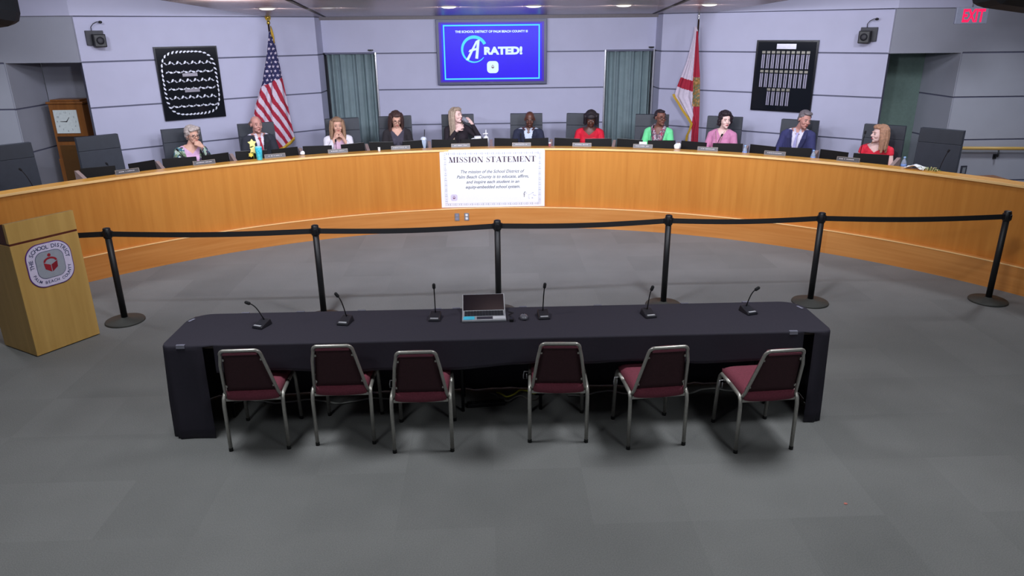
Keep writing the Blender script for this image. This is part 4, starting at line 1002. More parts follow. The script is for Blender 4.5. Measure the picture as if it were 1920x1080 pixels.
# name plates on the counter
NP = [((-4.634, 9.037), (-4.447, 9.274)), ((-3.953, 9.737), (-3.707, 9.84)), ((-3.18, 10.27), (-2.90, 10.38)), ((-2.321, 10.571), (-2.056, 10.64)), ((-1.423, 10.784), (-1.157, 10.83)), ((-.538, 10.959), (-.266, 10.986)),
      ((.389, 10.975), (.662, 10.948)), ((1.303, 10.884), (1.573, 10.838)), ((2.184, 10.68), (2.456, 10.58)), ((3.031, 10.32), (3.307, 10.15)), ((3.85, 9.86), (4.071, 9.665)), ((4.601, 9.28), (4.789, 9.069))]
rnd = random.Random(11)
for i, (p0, p1) in enumerate(NP):
    a = Vector((*p0, 0)); c = Vector((*p1, 0)); mid = (a+c)/2; v = Vector((mid.x-XC, mid.y-YCN, 0)).normalized(); mid = Vector((XC, YCN, 0))+v*6.93
    an = -math.atan2(v.x, v.y)
    t = thing('name_plate', 'small black name plate with white lettering facing %s' % SEATN[i], 'name plate', (mid.x, mid.y, 1.182), an, 'name plates on the dais counter')
    T_ = Matrix.Rotation(R(-14), 4, 'X'); b = MB(); b.box((0, 0, .030), (.280, .006, .056), mat('plate_silver_edge', (124, 110, 98), .4, .2), T=T_); b.box((0, .03, .003), (.285, .06, .006), mat('plate_silver_edge', (0, 0, 0)))
    b.build('holder', t)
    b = MB(); b.box((0, -.0038, .030), (.268, .002, .046), mat('plate_black', (32, 26, 32), .3), T=T_); b.build('insert', t)
    b = MB(); x = -.085-.02*rnd.random()
    while x < .09:
        w_ = .006+.007*rnd.random(); b.box((x, -.0052, .031), (w_*.8, .001, .0085), mat('plate_lettering', (206, 200, 206), .6), T=T_); x += w_+.003+(.012 if rnd.random() < .12 else 0)
    b.build('lettering', t)
# dais microphones: base on the work surface, head height as seen
DM = [(-49.73, 1.361, 'in front of the empty chair at the far left', -.10), (-42.38, 1.30, 'in front of the empty chair before the clock', -.06), (-35.375, 1.376, 'in front of the person in the floral jacket', -.13), (-18.7, 1.33, 'in front of the person in the white jacket', .0),
      (-4.256, 1.34, 'in front of the blonde person in black', 0), (3.3, 1.33, 'in front of the bald man in the navy suit', 0), (18.96, 1.469, 'before the person in mint green', .06), (26.69, 1.384, 'in front of the person in pink', .09),
      (41.6, 1.537, 'standing tall left of the person in the sleeveless red top', .04), (49.35, 1.402, 'in front of the empty chair at the right end', .08), (56.9, 1.35, 'at the extreme right end of the dais', .07)]
for a, z, l, lean in DM:
    r = 7.28; sc = (r/7.05); zz = 2.83-(2.83-z)*1.018
    t_ = desk_mic('dais_microphone', 'slim black gooseneck microphone '+l.replace('empty chair at', 'empty dais chair at'), pol(a-lean*6, r, 1.05), -R(a), (lean, -.0, zz-1.05), 'microphones along the dais', 1.0)
# small things along the counter
def bottle(lab, a, r, h=.20, zb=1.05, col=(200, 214, 235), cap=(150, 190, 240)):
    t = thing('water_bottle', lab, 'bottle', pol(a, r, zb)); k = h/.2
    b = MB(); b.lathe([(.030, 0), (.032, .005), (.032, .06*k), (.030, .075*k), (.032, .09*k), (.032, .13*k), (.024, .155*k), (.012, .175*k), (.012, .185*k)], mat('clear_bottle', col, .08, trans=.6), 20); b.build('body', t)
    b = MB(); b.lathe([(.014, .183*k), (.014, .20*k)], mat('bottle_cap', cap, .4), 16); b.build('cap', t)
    b = MB(); b.lathe([(.0325, .085*k), (.0325, .125*k)], mat('bottle_label', (120, 150, 210), .5), 20); b.build('label', t)
bottle('small clear water bottle on the dais right of the person in pink', 29.9, 7.06, .225); bottle('clear water bottle with blue tint beside the grey-haired man', 37.25, 7.06, .225); bottle('clear water bottle right of the person in the sleeveless red top', 46.1, 7.12, .235)
t = thing('tumbler', 'bright turquoise insulated tumbler standing on the dais before the man with the red tie', 'tumbler', pol(-27.9, 6.89, 1.182))
b = MB(); b.lathe([(.034, 0), (.037, .004), (.046, .12), (.047, .165), (.045, .17)], cells('tumbler_turquoise', [(60, 190, 214), (70, 204, 224), (48, 160, 190), (80, 214, 230)], 60, .3), 24); b.build('cup', t)
b = MB(); b.lathe([(.045, .17), (.047, .178), (.030, .184)], mat('tumbler_lid', (150, 220, 230), .2), 24); b.build('lid', t)
t = thing('flower_figurine', 'pale yellow star-shaped ornament standing beside the turquoise tumbler', 'ornament', pol(-28.35, 7.0, 1.182), -R(-28))
YEL = mat('pale_yellow', (240, 232, 150), .6)
def starp(n, r0, r1, rot=0): return [((r0 if i % 2 == 0 else r1)*math.sin(PI*i/n+rot), (r0 if i % 2 == 0 else r1)*math.cos(PI*i/n+rot)) for i in range(2*n)]
b = MB(); plate(b, starp(5, .062, .034), 0, .215, -.015, .015, YEL); b.build('upper_star', t, bevel=.006)
b = MB(); plate(b, starp(5, .055, .034, .3), .005, .125, -.018, .012, YEL); b.build('lower_star', t, bevel=.006)
b = MB(); plate(b, starp(6, .035, .022), -.035, .06, -.012, .012, mat('deep_yellow', (225, 208, 90), .6)); b.tube([(0, 0, 0), (0, 0, .2)], .006, mat('green_stem', (120, 150, 60)), 8); b.build('stem', t)
t = thing('iced_drink', 'clear lidded iced drink cup with a black straw beside the brown-haired person', 'cup', pol(-8.45, 7.22, 1.05))
b = MB(); b.lathe([(.033, 0), (.045, .22), (.046, .225)], mat('iced_milk', (190, 204, 226), .2), 24); b.build('cup', t)
b = MB(); b.lathe([(.048, .222), (.048, .232), (.034, .262), (.012, .268)], mat('clear_lid', (214, 222, 236), .15), 24); b.build('lid', t)
b = MB(); b.tube([(0, 0, .06), (.022, 0, .375)], .006, BLACK, 8); b.build('straw', t)
t = thing('white_mug', 'white mug behind the monitors, right of the blonde person in black', 'mug', pol(-1.9, 7.26, 1.05), .2)
b = MB(); b.lathe([(.05, 0), (.055, .005), (.055, .245), (.05, .25)], WHITE, 24); b.build('body', t)
b = MB(); b.tube([(-.05, 0, .22), (-.095, 0, .21), (-.10, 0, .15), (-.05, 0, .12)], .008, WHITE, 8); b.build('handle', t)
t = thing('pump_bottle', 'white pump bottle beside the white mug', 'bottle', pol(-.9, 7.28, 1.05))
b = MB(); b.lathe([(.038, 0), (.04, .004), (.04, .215), (.03, .24), (.014, .25)], WHITE, 20); b.build('body', t)
b = MB(); b.tube([(0, 0, .24), (0, 0, .34)], .007, WHITE, 8); b.tube([(-.045, 0, .275), (0, 0, .285), (.03, 0, .28)], .010, WHITE, 8); b.build('pump', t)
for a, r, h, l, cc in ((-14.05, 6.90, .055, 'tiny white pill bottle on the counter before the person in dark clothes and glasses', (236, 236, 236)), (6.9, 6.95, .060, 'tiny pill bottle with a white lid and reddish body near the man in navy', (150, 80, 90))):
    t = thing('pill_bottle', l, 'bottle', pol(a, r, 1.182)); b = MB(); b.lathe([(.017, 0), (.018, .003), (.018, h*.66), (.015, h*.7)], mat('pill_%d' % cc[0], cc, .4), 16); b.build('body', t)
    b = MB(); b.lathe([(.019, h*.68), (.019, h)], WHITE, 16); b.build('lid', t)
def crumple(lab, a, r, z, s_, m_, nm='tissue', sq=1):
    b = MB(); b.ell((0, 0, s_*.5), (s_*.8, s_*.6, s_*.6*sq), m_, seg=14, rings=9)
    for v in b.bm.verts: v.co *= 1+.35*noise.noise(v.co*28+Vector((a, 0, 0)))
    for v in b.bm.verts: v.co.z = max(0, v.co.z)
    o = b.build(nm); o.location = pol(a, r, z); tag(o, lab, nm.replace('_', ' ')); return o
crumple('crumpled white tissue between the monitors of the mint and pink jackets', 22.25, 7.02, 1.182, .062, PAPER, 'tissue', 1.5)
crumple('white crumpled paper on the dais between the red-tied man and the person in white', -22.9, 7.02, 1.182, .045, PAPER, 'paper_napkin', 1.2)
b = MB(); b.grid(lambda u, v: ((u-.5)*.22, (v-.5)*.16, .02+.035*math.exp(-((u-.5)*4)**2)+.008*math.sin(9*v+5*u)), 12, 8, PAPER); o = b.build('loose_papers', None, solid=.002); o.location = pol(47.7, 6.93, 1.176); o.rotation_euler = (0, 0, -R(47)); tag(o, 'loose white papers on the dais before the empty right-end chair', 'paper')
b = MB(); rnd = random.Random(5)
for k in range(14):
    a = rnd.random()*6.28; l_ = .03+.05*rnd.random(); b.tube([(k*.012-.08, 0, .003), (k*.012-.08+.3*l_*math.cos(a), .3*l_*math.sin(a), .02+.03*rnd.random()), (k*.012-.08+l_*math.cos(a), l_*math.sin(a), .004+.03*rnd.random())], .004, [mat('leaf_green', (110, 130, 60)), mat('lanyard_pale', (210, 206, 150))][k % 2], 6)
o = b.build('tangled_lanyard'); o.location = pol(49.1, 6.9, 1.182); o.rotation_euler = (0, 0, -R(49)); tag(o, 'tangled yellow-green lanyard on the counter by the empty right-end chair', 'lanyard')
t = thing('document_holder', 'white document on a small clear stand in front of the mint green jacket', 'document', pol(18.15, 7.03, 1.10), -R(18))
b = MB(); b.box((0, 0, .085), (.11, .004, .15), PAPER, T=Matrix.Rotation(R(-12), 4, 'X')); b.build('sheet', t)
b = MB(); b.box((0, .02, .005), (.12, .06, .01), mat('clear_stand', (200, 204, 214), .1)); b.build('stand', t)
# ================================================================= PEOPLE
def bake(mb, name, parent, voxel, it=3, m=None, cut=None, disp=None, fac=.5):
    o = mb.build('tmp'); md = o.modifiers.new('r', 'REMESH'); md.mode = 'VOXEL'; md.voxel_size = voxel; md.use_smooth_shade = True
    s = o.modifiers.new('s', 'SMOOTH'); s.factor = fac; s.iterations = it
    bpy.context.view_layer.update(); dg = bpy.context.evaluated_depsgraph_get()
    me = bpy.data.meshes.new_from_object(o.evaluated_get(dg)); old = o.data; bpy.data.objects.remove(o); bpy.data.meshes.remove(old)
    bm = bmesh.new(); bm.from_mesh(me)
    if cut:
        dl = [f for f in bm.faces if cut(f.calc_center_median())]; bmesh.ops.delete(bm, geom=dl, context='FACES')
    if disp:
        bm.normal_update()
        for v in bm.verts: v.co = v.co + v.normal*disp(v.co)
    for f in bm.faces: f.smooth = True; f.material_index = 0
    bm.to_mesh(me); bm.free(); me.name = name
    me.materials.clear(); me.materials.append(m)
    r = bpy.data.objects.new(name, me); COL.objects.link(r); r.parent = parent
    return r
def hand(b, W, d, up_, side, curl=(.5, .5, .5, .5), m=None, k=1.0, spread=.12):
    """W wrist, d hand direction, up_ back-of-hand normal, side = thumb side (+1/-1)"""
    W = Vector(W); d = Vector(d).normalized(); u = Vector(up_); u = (u-d*u.dot(d)).normalized(); s = d.cross(u).normalized()*side
    pc = W+d*.045*k
    for q in (-.026, -.009, .009, .026): b.cap(W+s*q*.7*k, W+d*.085*k+s*q*1.1*k, .0135*k, .0115*k, m)
    ln = (.074, .082, .077, .060)
    for i in range(4):
        q = .029-.0193*i; base = W+d*.088*k+s*q*1.1*k; a = 0; dd = (d+s*(1.5-i)*spread*.4).normalized(); p = base; seg = ln[i]*k
        for j, fr in enumerate((.45, .32, .23)):
            a = curl[i]*(.9 if j == 0 else 1.1); c_, s_ = math.cos(a), math.sin(a); ax = (dd*c_-u*s_).normalized(); nu = (u*c_+dd*s_).normalized()
            p2 = p+ax*seg*fr; b.cap(p, p2, (.0092-.0009*j)*k, (.0085-.0009*j)*k, m); p = p2; dd = ax; u_keep = nu
            u = nu
        u = Vector(up_); u = (u-d*u.dot(d)).normalized()
    tb = W+d*.022*k+s*.028*k; td = (d*.75+s*.65-u*.25).normalized(); t1 = tb+td*.038*k; td2 = (d*.9+s*.2-u*.45).normalized(); b.cap(tb, t1, .0125*k, .0105*k, m); b.cap(t1, t1+td2*.030*k, .0098*k, .0085*k, m)
def person(label, phi, head_phi, head_r, top, skin, yaw=0, pitch=0, roll=0, male=False, hair=None, hairm=None, jacket=None, shirt=None, tie=None, wrists=None, elbows=None, hands=None, voxel=.0065,
           glasses=False, sleeves=True, neckline=.10, opening=.07, lapel=None, extras=None, scarf=None, trouser=None, lean=0):
    R0 = 7.80; org = pol(phi, R0, .30); t = thing('person', label, 'person', org, -R(phi))
    inv = (Matrix.Translation(org) @ Matrix.Rotation(-R(phi), 4, 'Z')).inverted()
    hw = inv @ pol(head_phi, head_r, top-.118); H = Vector(hw); k = 1.0 if male else .92
    zs = H.z-.185; f = (zs-.5)/.54; sx = H.x*.45                    # shoulder line height
    ZZ = lambda z: .5+(z-.5)*f
    XO = lambda z: sx*max(0, min(1, (z-.6)/.5))+0
    YO = lambda z: (H.y*.55)*max(0, min(1, (z-.6)/.5))
    base_rings = [(.46, .165, .12), (.52, .178, .128), (.60, .168, .118), (.70, .152, .105), (.80, .158, .108), (.90, .172, .112), (.98, .174, .104), (1.03, .150, .088), (1.07, .100, .072), (1.10, .062, .058)]
    def torso(b, g, m, ztop=1.10, zbot=0):
        rg = [(XO(z), YO(z)+.01, ZZ(z), rx*k+g, ry*(k if male else .98)+g) for z, rx, ry in base_rings if zbot <= z <= ztop]
        b.loft(rg, m, seg=24)
        for s in (-1, 1): b.cap((XO(1.0)+s*.155*k, YO(1.0)+.01, ZZ(1.005)), (XO(1)+s*.06, YO(1)+.012, ZZ(1.055)), .052*k+g, .045*k+g, m)
        if not male: 
            for s in (-1, 1): b.ell((XO(.9)+s*.068, YO(.9)-.070, ZZ(.885)), (.058+g, .050+g, .055+g), m)
    S = [Vector((XO(1)+s*.180*k, YO(1)+.012, ZZ(1.0))) for s in (-1, 1)]
    E = [Vector(elbows[i]) if elbows and elbows[i] else Vector((XO(.8)+s*.245*k, -.075, ZZ(.74))) for i, s in enumerate((-1, 1))]
    W = [Vector(wrists[i]) if wrists and wrists[i] else Vector((s*.13, -.33, .782)) for i, s in enumerate((-1, 1))]
    def arms(b, g, m, fore=True, short=0):
        for i in range(2):
            b.cap(S[i], E[i] if not short else S[i].lerp(E[i], short), .047*k+g, .038*k+g if not short else .044*k+g, m)
            if fore: b.cap(E[i], E[i].lerp(W[i], .93 if g else 1), .038*k+g, .026*k+g*.8, m)
    HM = Matrix.Translation(H) @ Matrix.Rotation(R(yaw), 4, 'Z') @ Matrix.Rotation(R(pitch), 4, 'X') @ Matrix.Rotation(R(roll), 4, 'Y')
    # ---- body in one skin
    b = MB(); sk = skin
    b.ell((0, .014, .032), (.074, .092, .084), sk, T=HM); b.ell((0, -.018, -.016), (.063, .072, .088), sk, T=HM); b.ell((0, -.034, -.068), (.050*(1.06 if male else 1), .052, .042), sk, T=HM); b.ell((0, -.070, -.096), (.022, .018, .017), sk, T=HM)
    b.cap((0, -.086, .012), (0, -.108, -.022), .0085, .0125, sk, T=HM); b.ell((.010, -.098, -.028), (.009, .010, .008), sk, T=HM); b.ell((-.010, -.098, -.028), (.009, .010, .008), sk, T=HM)
    b.cap((-.034, -.078, .024), (.034, -.078, .024), .011, .011, sk, T=HM)
    for s in (-1, 1):
        b.ell((s*.037, -.064, -.030), (.022, .020, .024), sk, T=HM); b.ell((s*.078, .010, -.006), (.010, .018, .031), sk, T=HM)
    b.ell((0, -.086, -.056), (.024, .012, .010), sk, T=HM)
    b.cap(HM @ Vector((0, .022, -.075)), (XO(1.05), YO(1.05)+.018, ZZ(1.06)), .053*k, .060*k, sk)
    torso(b, 0, sk); arms(b, 0, sk)
    for i, s in enumerate((-1, 1)):
        b.cap((s*.095, .01, .545), (s*.115, -.40, .545), .082*k, .058*k, sk); b.cap((s*.115, -.40, .54), (s*.12, -.40, .10), .054*k, .036*k, sk); b.cap((s*.12, -.39, .045), (s*.13, -.52, .035), .035, .028, sk)
    for i, s in enumerate((-1, 1)):
        spec = hands[i] if hands and hands[i] else None
        if spec: hand(b, W[i], spec[0], spec[1], spec[2], spec[3], sk, k*.98)
        else: hand(b, W[i], (-s*.35, -1, -.08), (0, 0, 1), s*-1 if False else s, (.35, .4, .45, .5), sk, k*.98)
    bake(b, 'body', t, voxel, 2, sk)
    # ---- face parts
    for s in (-1, 1):
        b = MB(); b.ell((s*.031, -.0805, .004), (.0125, .008, .0052), EYEW, T=HM, seg=12, rings=8); b.ell((s*.031, -.0862, .004), (.006, .004, .006), EYED, T=HM, seg=10, rings=6); b.build('eye', t)
        b = MB(); b.cap((s*.016, -.090, .026), (s*.046, -.082, .027), .004, .003, hairm or EYED, T=HM); b.build('eyebrow', t)
    b = MB(); b.ell((0, -.0965, -.0545), (.021, .006, .0042), mat('lip_'+skin.name, tuple(int(x) for x in {'skin_light': (178, 92, 88), 'skin_pale': (190, 84, 96), 'skin_ruddy': (160, 86, 80), 'skin_deep_brown': (84, 42, 40), 'skin_brown': (120, 56, 58)}[skin.name])), T=HM, seg=12, rings=6)
    b.ell((0, -.0955, -.0625), (.018, .006, .0048), MC['lip_'+skin.name], T=HM, seg=12, rings=6); b.build('lips', t)
    if glasses:
        b = MB()
        for s in (-1, 1):
            P_ = [(s*.033+.023*math.cos(a*PI/8), -.104, .002+.017*math.sin(a*PI/8)) for a in range(17)]; b.tube(P_, .0028, GLASSF, 6, T=HM); b.tube([(s*.056, -.102, .008), (s*.078, -.03, .008), (s*.082, .02, .002)], .0025, GLASSF, 6, T=HM)
        b.tube([(-.010, -.106, .004), (.010, -.106, .004)], .0025, GLASSF, 6, T=HM); b.build('glasses', t)
    # ---- hair
    if hair:
        b = MB(); hm = hairm
        def E3(c, r): b.ell(c, r, hm, T=HM)
        def C3(p, q, r0, r1): b.cap(p, q, r0, r1, hm, T=HM)
        if hair == 'short':      # cropped with side parting
            E3((0, .030, .048), (.084, .094, .084)); E3((0, -.030, .098), (.066, .055, .030)); E3((0, .060, -.01), (.074, .060, .07))
            for s in (-1, 1): C3((s*.074, .0, .045), (s*.076, .012, .018), .016, .012)
        elif hair == 'fluffy':
            E3((0, .030, .052), (.094, .100, .088)); E3((.012, -.040, .096), (.078, .055, .036)); E3((-.03, -.055, .084), (.045, .035, .030)); E3((0, .066, -.015), (.082, .060, .075))
            for s in (-1, 1): C3((s*.080, -.015, .05), (s*.082, .015, -.01), .024, .018)
        elif hair == 'bald_sides':
            E3((0, .062, .005), (.074, .050, .062))
            for s in (-1, 1): C3((s*.071, .008, .040), (s*.071, .055, .005), .020, .026)
        elif hair in ('long', 'longwave', 'shoulder'):
            E3((0, .030, .046), (.086, .096, .084)); E3((0, -.020, .088), (.076, .070, .040)); E3((0, .07, -.02), (.080, .050, .09))
            L_ = {'long': .27, 'longwave': .30, 'shoulder': .17}[hair]
            for s in (-1, 1):
                for j, (x, y, r) in enumerate(((.078, -.018, .022), (.086, .010, .028), (.080, .045, .030), (.050, .075, .032), (.02, .085, .032))):
                    C3((s*x, y, .055), (s*(x+.010), y+.004, -.06), r, r*1.08); 
                    C3((s*(x+.010), y+.004, -.06), (s*(x+.022-.05*(j > 2)*0), y-.012+.012*(j > 1), -.06-L_*(.78+.22*(j % 2))), r*1.05, r*.55)
        elif hair == 'bob_bangs':
            E3((0, .028, .050), (.094, .100, .088)); E3((0, -.050, .068), (.070, .045, .050)); E3((0, .07, -.03), (.090, .055, .095))
            for s in (-1, 1):
                C3((s*.082, -.012, .055), (s*.086, -.005, -.075), .026, .024); C3((s*.086, .035, .05), (s*.090, .03, -.09), .032, .028)
        elif hair == 'pulled_back':
            E3((0, .036, .044), (.080, .090, .082)); E3((0, -.015, .092), (.060, .060, .026)); E3((0, .118, .02), (.036, .030, .036))
            for s in (-1, 1): C3((s*.072, .0, .05), (s*.070, .05, .0), .018, .022)
        elif hair == 'curly':
            E3((0, .030, .056), (.096, .100, .090)); E3((0, -.035, .098), (.078, .055, .036)); E3((0, .07, -.03), (.086, .055, .085))
            for s in (-1, 1): C3((s*.083, -.020, .05), (s*.086, .02, -.05), .028, .028)
        amp, fx, fz = {'short': (.003, 90, 90), 'fluffy': (.008, 46, 46), 'bald_sides': (.002, 60, 60), 'long': (.006, 70, 9), 'longwave': (.008, 60, 14), 'shoulder': (.006, 70, 9), 'bob_bangs': (.005, 70, 10), 'pulled_back': (.002, 60, 60), 'curly': (.012, 42, 42)}[hair]
        Hi = HM.inverted()
        def dsp(co): q = Hi @ co; return amp*noise.noise(Vector((q.x*fx, q.y*fx, q.z*fz)))
        def hc(co):          # keep the face clear
            q = Hi @ co; lim = .052 if hair in ('bob_bangs',) else (.064 if hair in ('fluffy', 'curly') else .074)
            return q.y < -.045 and q.z < lim and abs(q.x) < .058
        bake(b, 'hair', t, .0065, 2, hm, cut=hc, disp=dsp)
    # ---- clothes
    neckz = ZZ(1.075)
    def frontV(co, wtop, zlow, wmin=0):
        z = co.z
        if co.y > YO(1)-.01: return False
        x = abs(co.x-XO(z)); 
        if z < zlow: return False
        return x < wmin+(wtop-wmin)*(z-zlow)/(neckz-zlow)
    if shirt:
        b = MB(); torso(b, .008, shirt, 1.10); 
        if not jacket: arms(b, .008, shirt, True) if sleeves else arms(b, .010, shirt, False, .18)
        bake(b, 'shirt', t, .007, 2, shirt, cut=lambda co: co.z > ZZ(1.085) or frontV(co, neckline, ZZ(1.0 if male else .97)))
        if male or tie:      # collar wings
            b = MB()
            for s in (-1, 1):
                x0 = XO(1.05); y0 = YO(1.05)-.055; P_ = [(x0+s*.012, y0-.035, ZZ(1.035)), (x0+s*.050, y0-.022, ZZ(1.015)), (x0+s*.066, y0+.02, ZZ(1.085)), (x0+s*.036, y0-.012, ZZ(1.095))]
                b.add(P_, [(0, 1, 2, 3)], shirt)
            b.build('collar', t, solid=.005)
    if jacket:
        b = MB(); torso(b, .018, jacket, 1.08); arms(b, .016, jacket)
        bake(b, 'jacket', t, .0075, 3, jacket, cut=lambda co: co.z > ZZ(1.072) or frontV(co, opening+.022, ZZ(.62 if not male else .70), .012 if male else .03) or (co.z > ZZ(1.02) and abs(co.x-XO(1)) < .058 and co.y < YO(1)+.05))
        if lapel:
            b = MB()
            for s in (-1, 1):
                z0, z1 = ZZ(.72), ZZ(1.06); P0 = []; yy = lambda z: YO(z)-(.135 if z < ZZ(.98) else .135-(z-ZZ(.98))*.75)*k
                for u in (0, .25, .5, .75, 1.0):
                    z = z0+(z1-z0)*u; xi = .015+(opening+.03)*u; P0 += [(XO(z)+s*xi, yy(z)-.004, z), (XO(z)+s*(xi+.018+.028*(u > .3 and u < .9)), yy(z)+.012, z)]
                b.add(P0, [(2*j, 2*j+1, 2*j+3, 2*j+2) for j in range(4)], lapel)
            b.build('lapels', t, solid=.004)
    if tie:
        b = MB(); z1, z0 = ZZ(1.04), ZZ(.62); yy = lambda z: YO(z)-(.132*k+.004 if z < ZZ(.98) else .132*k+.004-(z-ZZ(.98))*.8)
        V = []; 
        for i in range(9):
            u = i/8; z = z1+(z0-z1)*u; w_ = .017 if i == 0 else (.010 if i == 1 else .012+.022*u); V += [(XO(z)-w_+lean*u, yy(z), z), (XO(z)+w_+lean*u, yy(z), z)]
        b.add(V, [(2*j, 2*j+1, 2*j+3, 2*j+2) for j in range(8)], tie); b.build('tie', t, solid=.008)
    if scarf:
        b = MB(); Q = [Vector((XO(1)+x, YO(1)+y, ZZ(z))) for x, y, z in ((-.06, .05, 1.09), (-.085, -.01, 1.07), (-.06, -.085, 1.0), (-.035, -.13, .90), (-.02, -.145, .80), (-.015, -.13, .70))]
        b.tube(Q, [.03, .032, .034, .036, .036, .03], scarf, 12); Q2 = [Vector((2*XO(1)-q.x, q.y, q.z)) for q in Q]; b.tube(Q2, [.03, .032, .034, .036, .036, .03], scarf, 12)
        b.cap((XO(1)-.06, YO(1)+.06, ZZ(1.09)), (XO(1)+.06, YO(1)+.06, ZZ(1.09)), .03, .03, scarf)
        bake(b, 'scarf', t, .007, 2, scarf, disp=lambda co: .004*noise.noise(co*50))
    tm = trouser or mat('dark_trousers', (36, 36, 42), .9)
    b = MB()
    for s in (-1, 1):
        b.cap((s*.095, .01, .548), (s*.115, -.40, .548), .094*k, .070*k, tm); b.cap((s*.115, -.40, .545), (s*.12, -.40, .12), .066*k, .050*k, tm)
    b.ell((0, .02, .53), (.19*k, .14, .11), tm); bake(b, 'trousers', t, .012, 2, tm)
    for s in (-1, 1):
        b = MB(); b.cap((s*.12, -.37, .045), (s*.133, -.54, .036), .043, .034, mat('shoe_black', (24, 22, 24), .35)); 
        for v in b.bm.verts: v.co.z = max(.002, v.co.z)
        b.build('shoe', t)
    if extras: extras(t, dict(H=H, HM=HM, XO=XO, YO=YO, ZZ=ZZ, W=W, E=E, S=S))
    return t
def pin(x, z, col=(236, 236, 240)):
    def fn(t, q):
        b = MB(); b.ell((q['XO'](.9)+x, q['YO'](.9)-.118, q['ZZ'](z)), (.010, .006, .010), mat('lapel_pin', col, .3), seg=10, rings=6); b.build('lapel_pin', t)
    return fn
HG = lambda n, c, v=.25: mat(n, c, .65, var=v, scale=55)
FLORAL = cells('floral_cloth', [(52, 62, 60), (170, 190, 170), (60, 110, 130), (36, 40, 44), (120, 140, 110), (210, 214, 214), (80, 60, 84)], 26)
SUIT = mat('charcoal_suit', (44, 46, 56), .9); NAVY = mat('navy_suit', (40, 44, 66), .9); NAVYB = mat('bright_navy_suit', (56, 58, 104), .9)
SHW = mat('shirt_white', (228, 222, 238), .85); 
person('person with short silver-blond hair and a floral jacket, chin resting on one hand', -33.7, -33.25, 7.70, 1.600, SKINL, yaw=14, pitch=6, hair='fluffy', hairm=HG('silver_blond_hair', (186, 172, 166)),
       jacket=FLORAL, shirt=mat('pink_lilac_top', (222, 178, 214), .85), wrists=[None, (.135, -.235, 1.035)], elbows=[None, (.235, -.20, .80)], hands=[None, ((-.75, -.1, .55), (.3, -.9, .3), 1, (.9, 1.0, 1.0, 1.0))], glasses=True, voxel=.0045, opening=.09)
person('bald-topped man in a dark suit and red tie before the striped flag', -26.5, -26.7, 7.68, 1.685, SKINR, yaw=12, pitch=2, male=True, hair='bald_sides', hairm=HG('brown_grey_hair', (110, 84, 78)),
       jacket=SUIT, shirt=SHW, tie=mat('tie_red', (170, 30, 56), .6), lapel=mat('charcoal_lapel', (40, 42, 50), .9), extras=pin(.10, .93), opening=.045, lean=.03)
def phone(t, q):
    pass
person('person with long blonde hair and a white jacket, hands clasped before the mouth', -17.95, -18.0, 7.68, 1.600, SKINL, yaw=0, pitch=4, hair='long', hairm=HG('dark_blonde_hair', (158, 124, 98)),
       jacket=mat('white_jacket', (240, 236, 244), .85), shirt=mat('rose_blouse', (226, 188, 210), .85), wrists=[(-.075, -.215, 1.00), (.055, -.215, 1.00)], elbows=[(-.20, -.22, .78), (.17, -.22, .78)],
       hands=[((.42, .12, .9), (-.7, -.5, .3), 1, (.9, .9, .9, .9)), ((-.42, .12, .9), (.7, -.5, .3), -1, (.9, .9, .9, .9))], voxel=.0045, opening=.10)
person('person with long brown hair and glasses in a dark jacket, looking down', -11.2, -11.3, 7.66, 1.657, SKINL, yaw=5, pitch=20, hair='longwave', hairm=HG('dark_brown_hair', (70, 48, 44)),
       jacket=mat('black_cardigan', (44, 40, 44), .95), shirt=mat('grey_top', (72, 68, 82), .9), glasses=True, opening=.09)
def drink(t, q): pass
person('person with long ash-blonde hair in a black top, sipping from a raised clear cup', -4.1, -4.3, 7.68, 1.689, SKINP, yaw=48, pitch=-4, hair='longwave', hairm=HG('ash_blonde_hair', (166, 146, 128)),
       shirt=mat('black_top', (38, 30, 38), .9), jacket=None, sleeves=True, wrists=[(-.02, -.23, 1.07), (.20, -.19, 1.17)], elbows=[(-.19, -.20, .83), (.34, -.13, .90)],
       hands=[((.55, -.1, .35), (-.2, -.9, .3), 1, (1.1, 1.1, 1.1, 1.1)), ((-.65, .05, .62), (.4, -.6, .6), -1, (.7, .8, .8, .9))], voxel=.0045, neckline=.11)
person('bald man in a navy suit and open-collared pale shirt, looking down', 4.1, 4.35, 7.66, 1.617, SKIND, yaw=0, pitch=14, male=True, hair=None, hairm=EYED,
       jacket=NAVY, shirt=mat('pale_blue_shirt', (206, 216, 236), .85), lapel=mat('navy_lapel', (36, 40, 60), .9), extras=pin(.09, .92), opening=.055, neckline=.10)
person('person with a black fringe and a bright red jacket, head bowed', 11.3, 11.55, 7.62, 1.626, SKIND, yaw=4, pitch=26, hair='bob_bangs', hairm=HG('black_hair', (36, 28, 34), .2),
       jacket=mat('red_jacket', (214, 22, 52), .8), shirt=mat('crimson_blouse', (196, 28, 48), .8), opening=.08, neckline=.12)
person('person in a mint green jacket, patterned scarf and glasses, looking right', 19.2, 19.5, 7.68, 1.658, SKINB, yaw=34, pitch=0, hair='pulled_back', hairm=HG('black_brown_hair', (42, 30, 38), .2),
       jacket=mat('mint_jacket', (120, 232, 160), .85), shirt=mat('grey_blouse', (120, 110, 120), .85), scarf=cells('scarf_print', [(120, 110, 120), (190, 60, 100), (200, 196, 204), (84, 76, 90), (160, 120, 130)], 60), glasses=True, opening=.10)
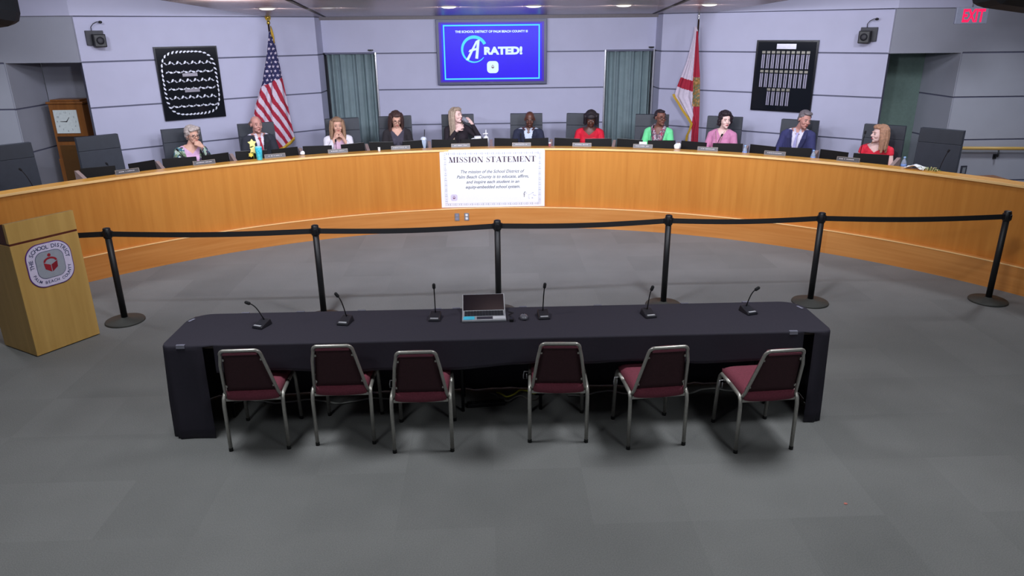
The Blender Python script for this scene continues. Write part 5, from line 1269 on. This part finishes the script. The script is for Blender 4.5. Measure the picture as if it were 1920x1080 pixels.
def pendant(t, q):
    b = MB(); z = q['ZZ'](.86); x = q['XO'](.9)-.03; y = q['YO'](.9)-.155; b.add([(x-.032, y, z+.03), (x+.032, y, z+.03), (x, y, z-.055)], [(0, 1, 2)], WHITE); b.build('white_badge', t, solid=.006)
    b = MB(); b.tube([(x-.055, y+.07, q['ZZ'](1.06)), (x-.02, y, z+.03)], .003, mat('lanyard_olive', (150, 130, 100)), 6); b.tube([(x+.075, y+.07, q['ZZ'](1.06)), (x+.02, y, z+.03)], .003, mat('lanyard_olive', (0, 0, 0)), 6); b.build('lanyard', t)
person('pale person with short black hair in a pink jacket, looking to the right', 26.25, 26.65, 7.68, 1.653, SKINP, yaw=30, pitch=2, hair='curly', hairm=HG('black_curly_hair', (40, 28, 36), .2),
       jacket=None, shirt=mat('pink_jacket_cloth', (206, 134, 172), .85), neckline=.07, extras=pendant)
person('grey-haired man in a navy suit and pale tie, leaning and turned right', 34.0, 34.95, 7.66, 1.715, SKINR, yaw=40, pitch=12, roll=8, male=True, hair='short', hairm=HG('grey_hair', (112, 104, 108)),
       jacket=NAVYB, shirt=SHW, tie=mat('tie_lilac', (170, 166, 214), .6), lapel=mat('bright_navy_lapel', (50, 52, 92), .9), extras=pin(.10, .95), opening=.06)
person('person with reddish-blonde hair in a sleeveless red top, looking to the left', 42.0, 42.3, 7.68, 1.586, SKINP, yaw=-48, pitch=0, hair='shoulder', hairm=HG('strawberry_blonde_hair', (174, 130, 104)),
       jacket=None, shirt=mat('coral_red_top', (232, 42, 66), .8), sleeves=False, neckline=.13)
# cup held by the blonde person
p = pol(-4.1, 7.80, .30); T_ = Matrix.Translation(p) @ Matrix.Rotation(R(4.1), 4, 'Z')
t = thing('drinking_glass', 'clear cup lifted to the mouth of the blonde person in black', 'cup', T_ @ Vector((.115, -.20, 1.20)), R(4)); t.rotation_euler = (R(0), R(-55), R(4))
b = MB(); b.lathe([(.026, -.05), (.034, .06), (.033, .06), (.025, -.045)], mat('clear_cup', (220, 226, 240), .05, trans=.7), 20); b.build('cup', t)
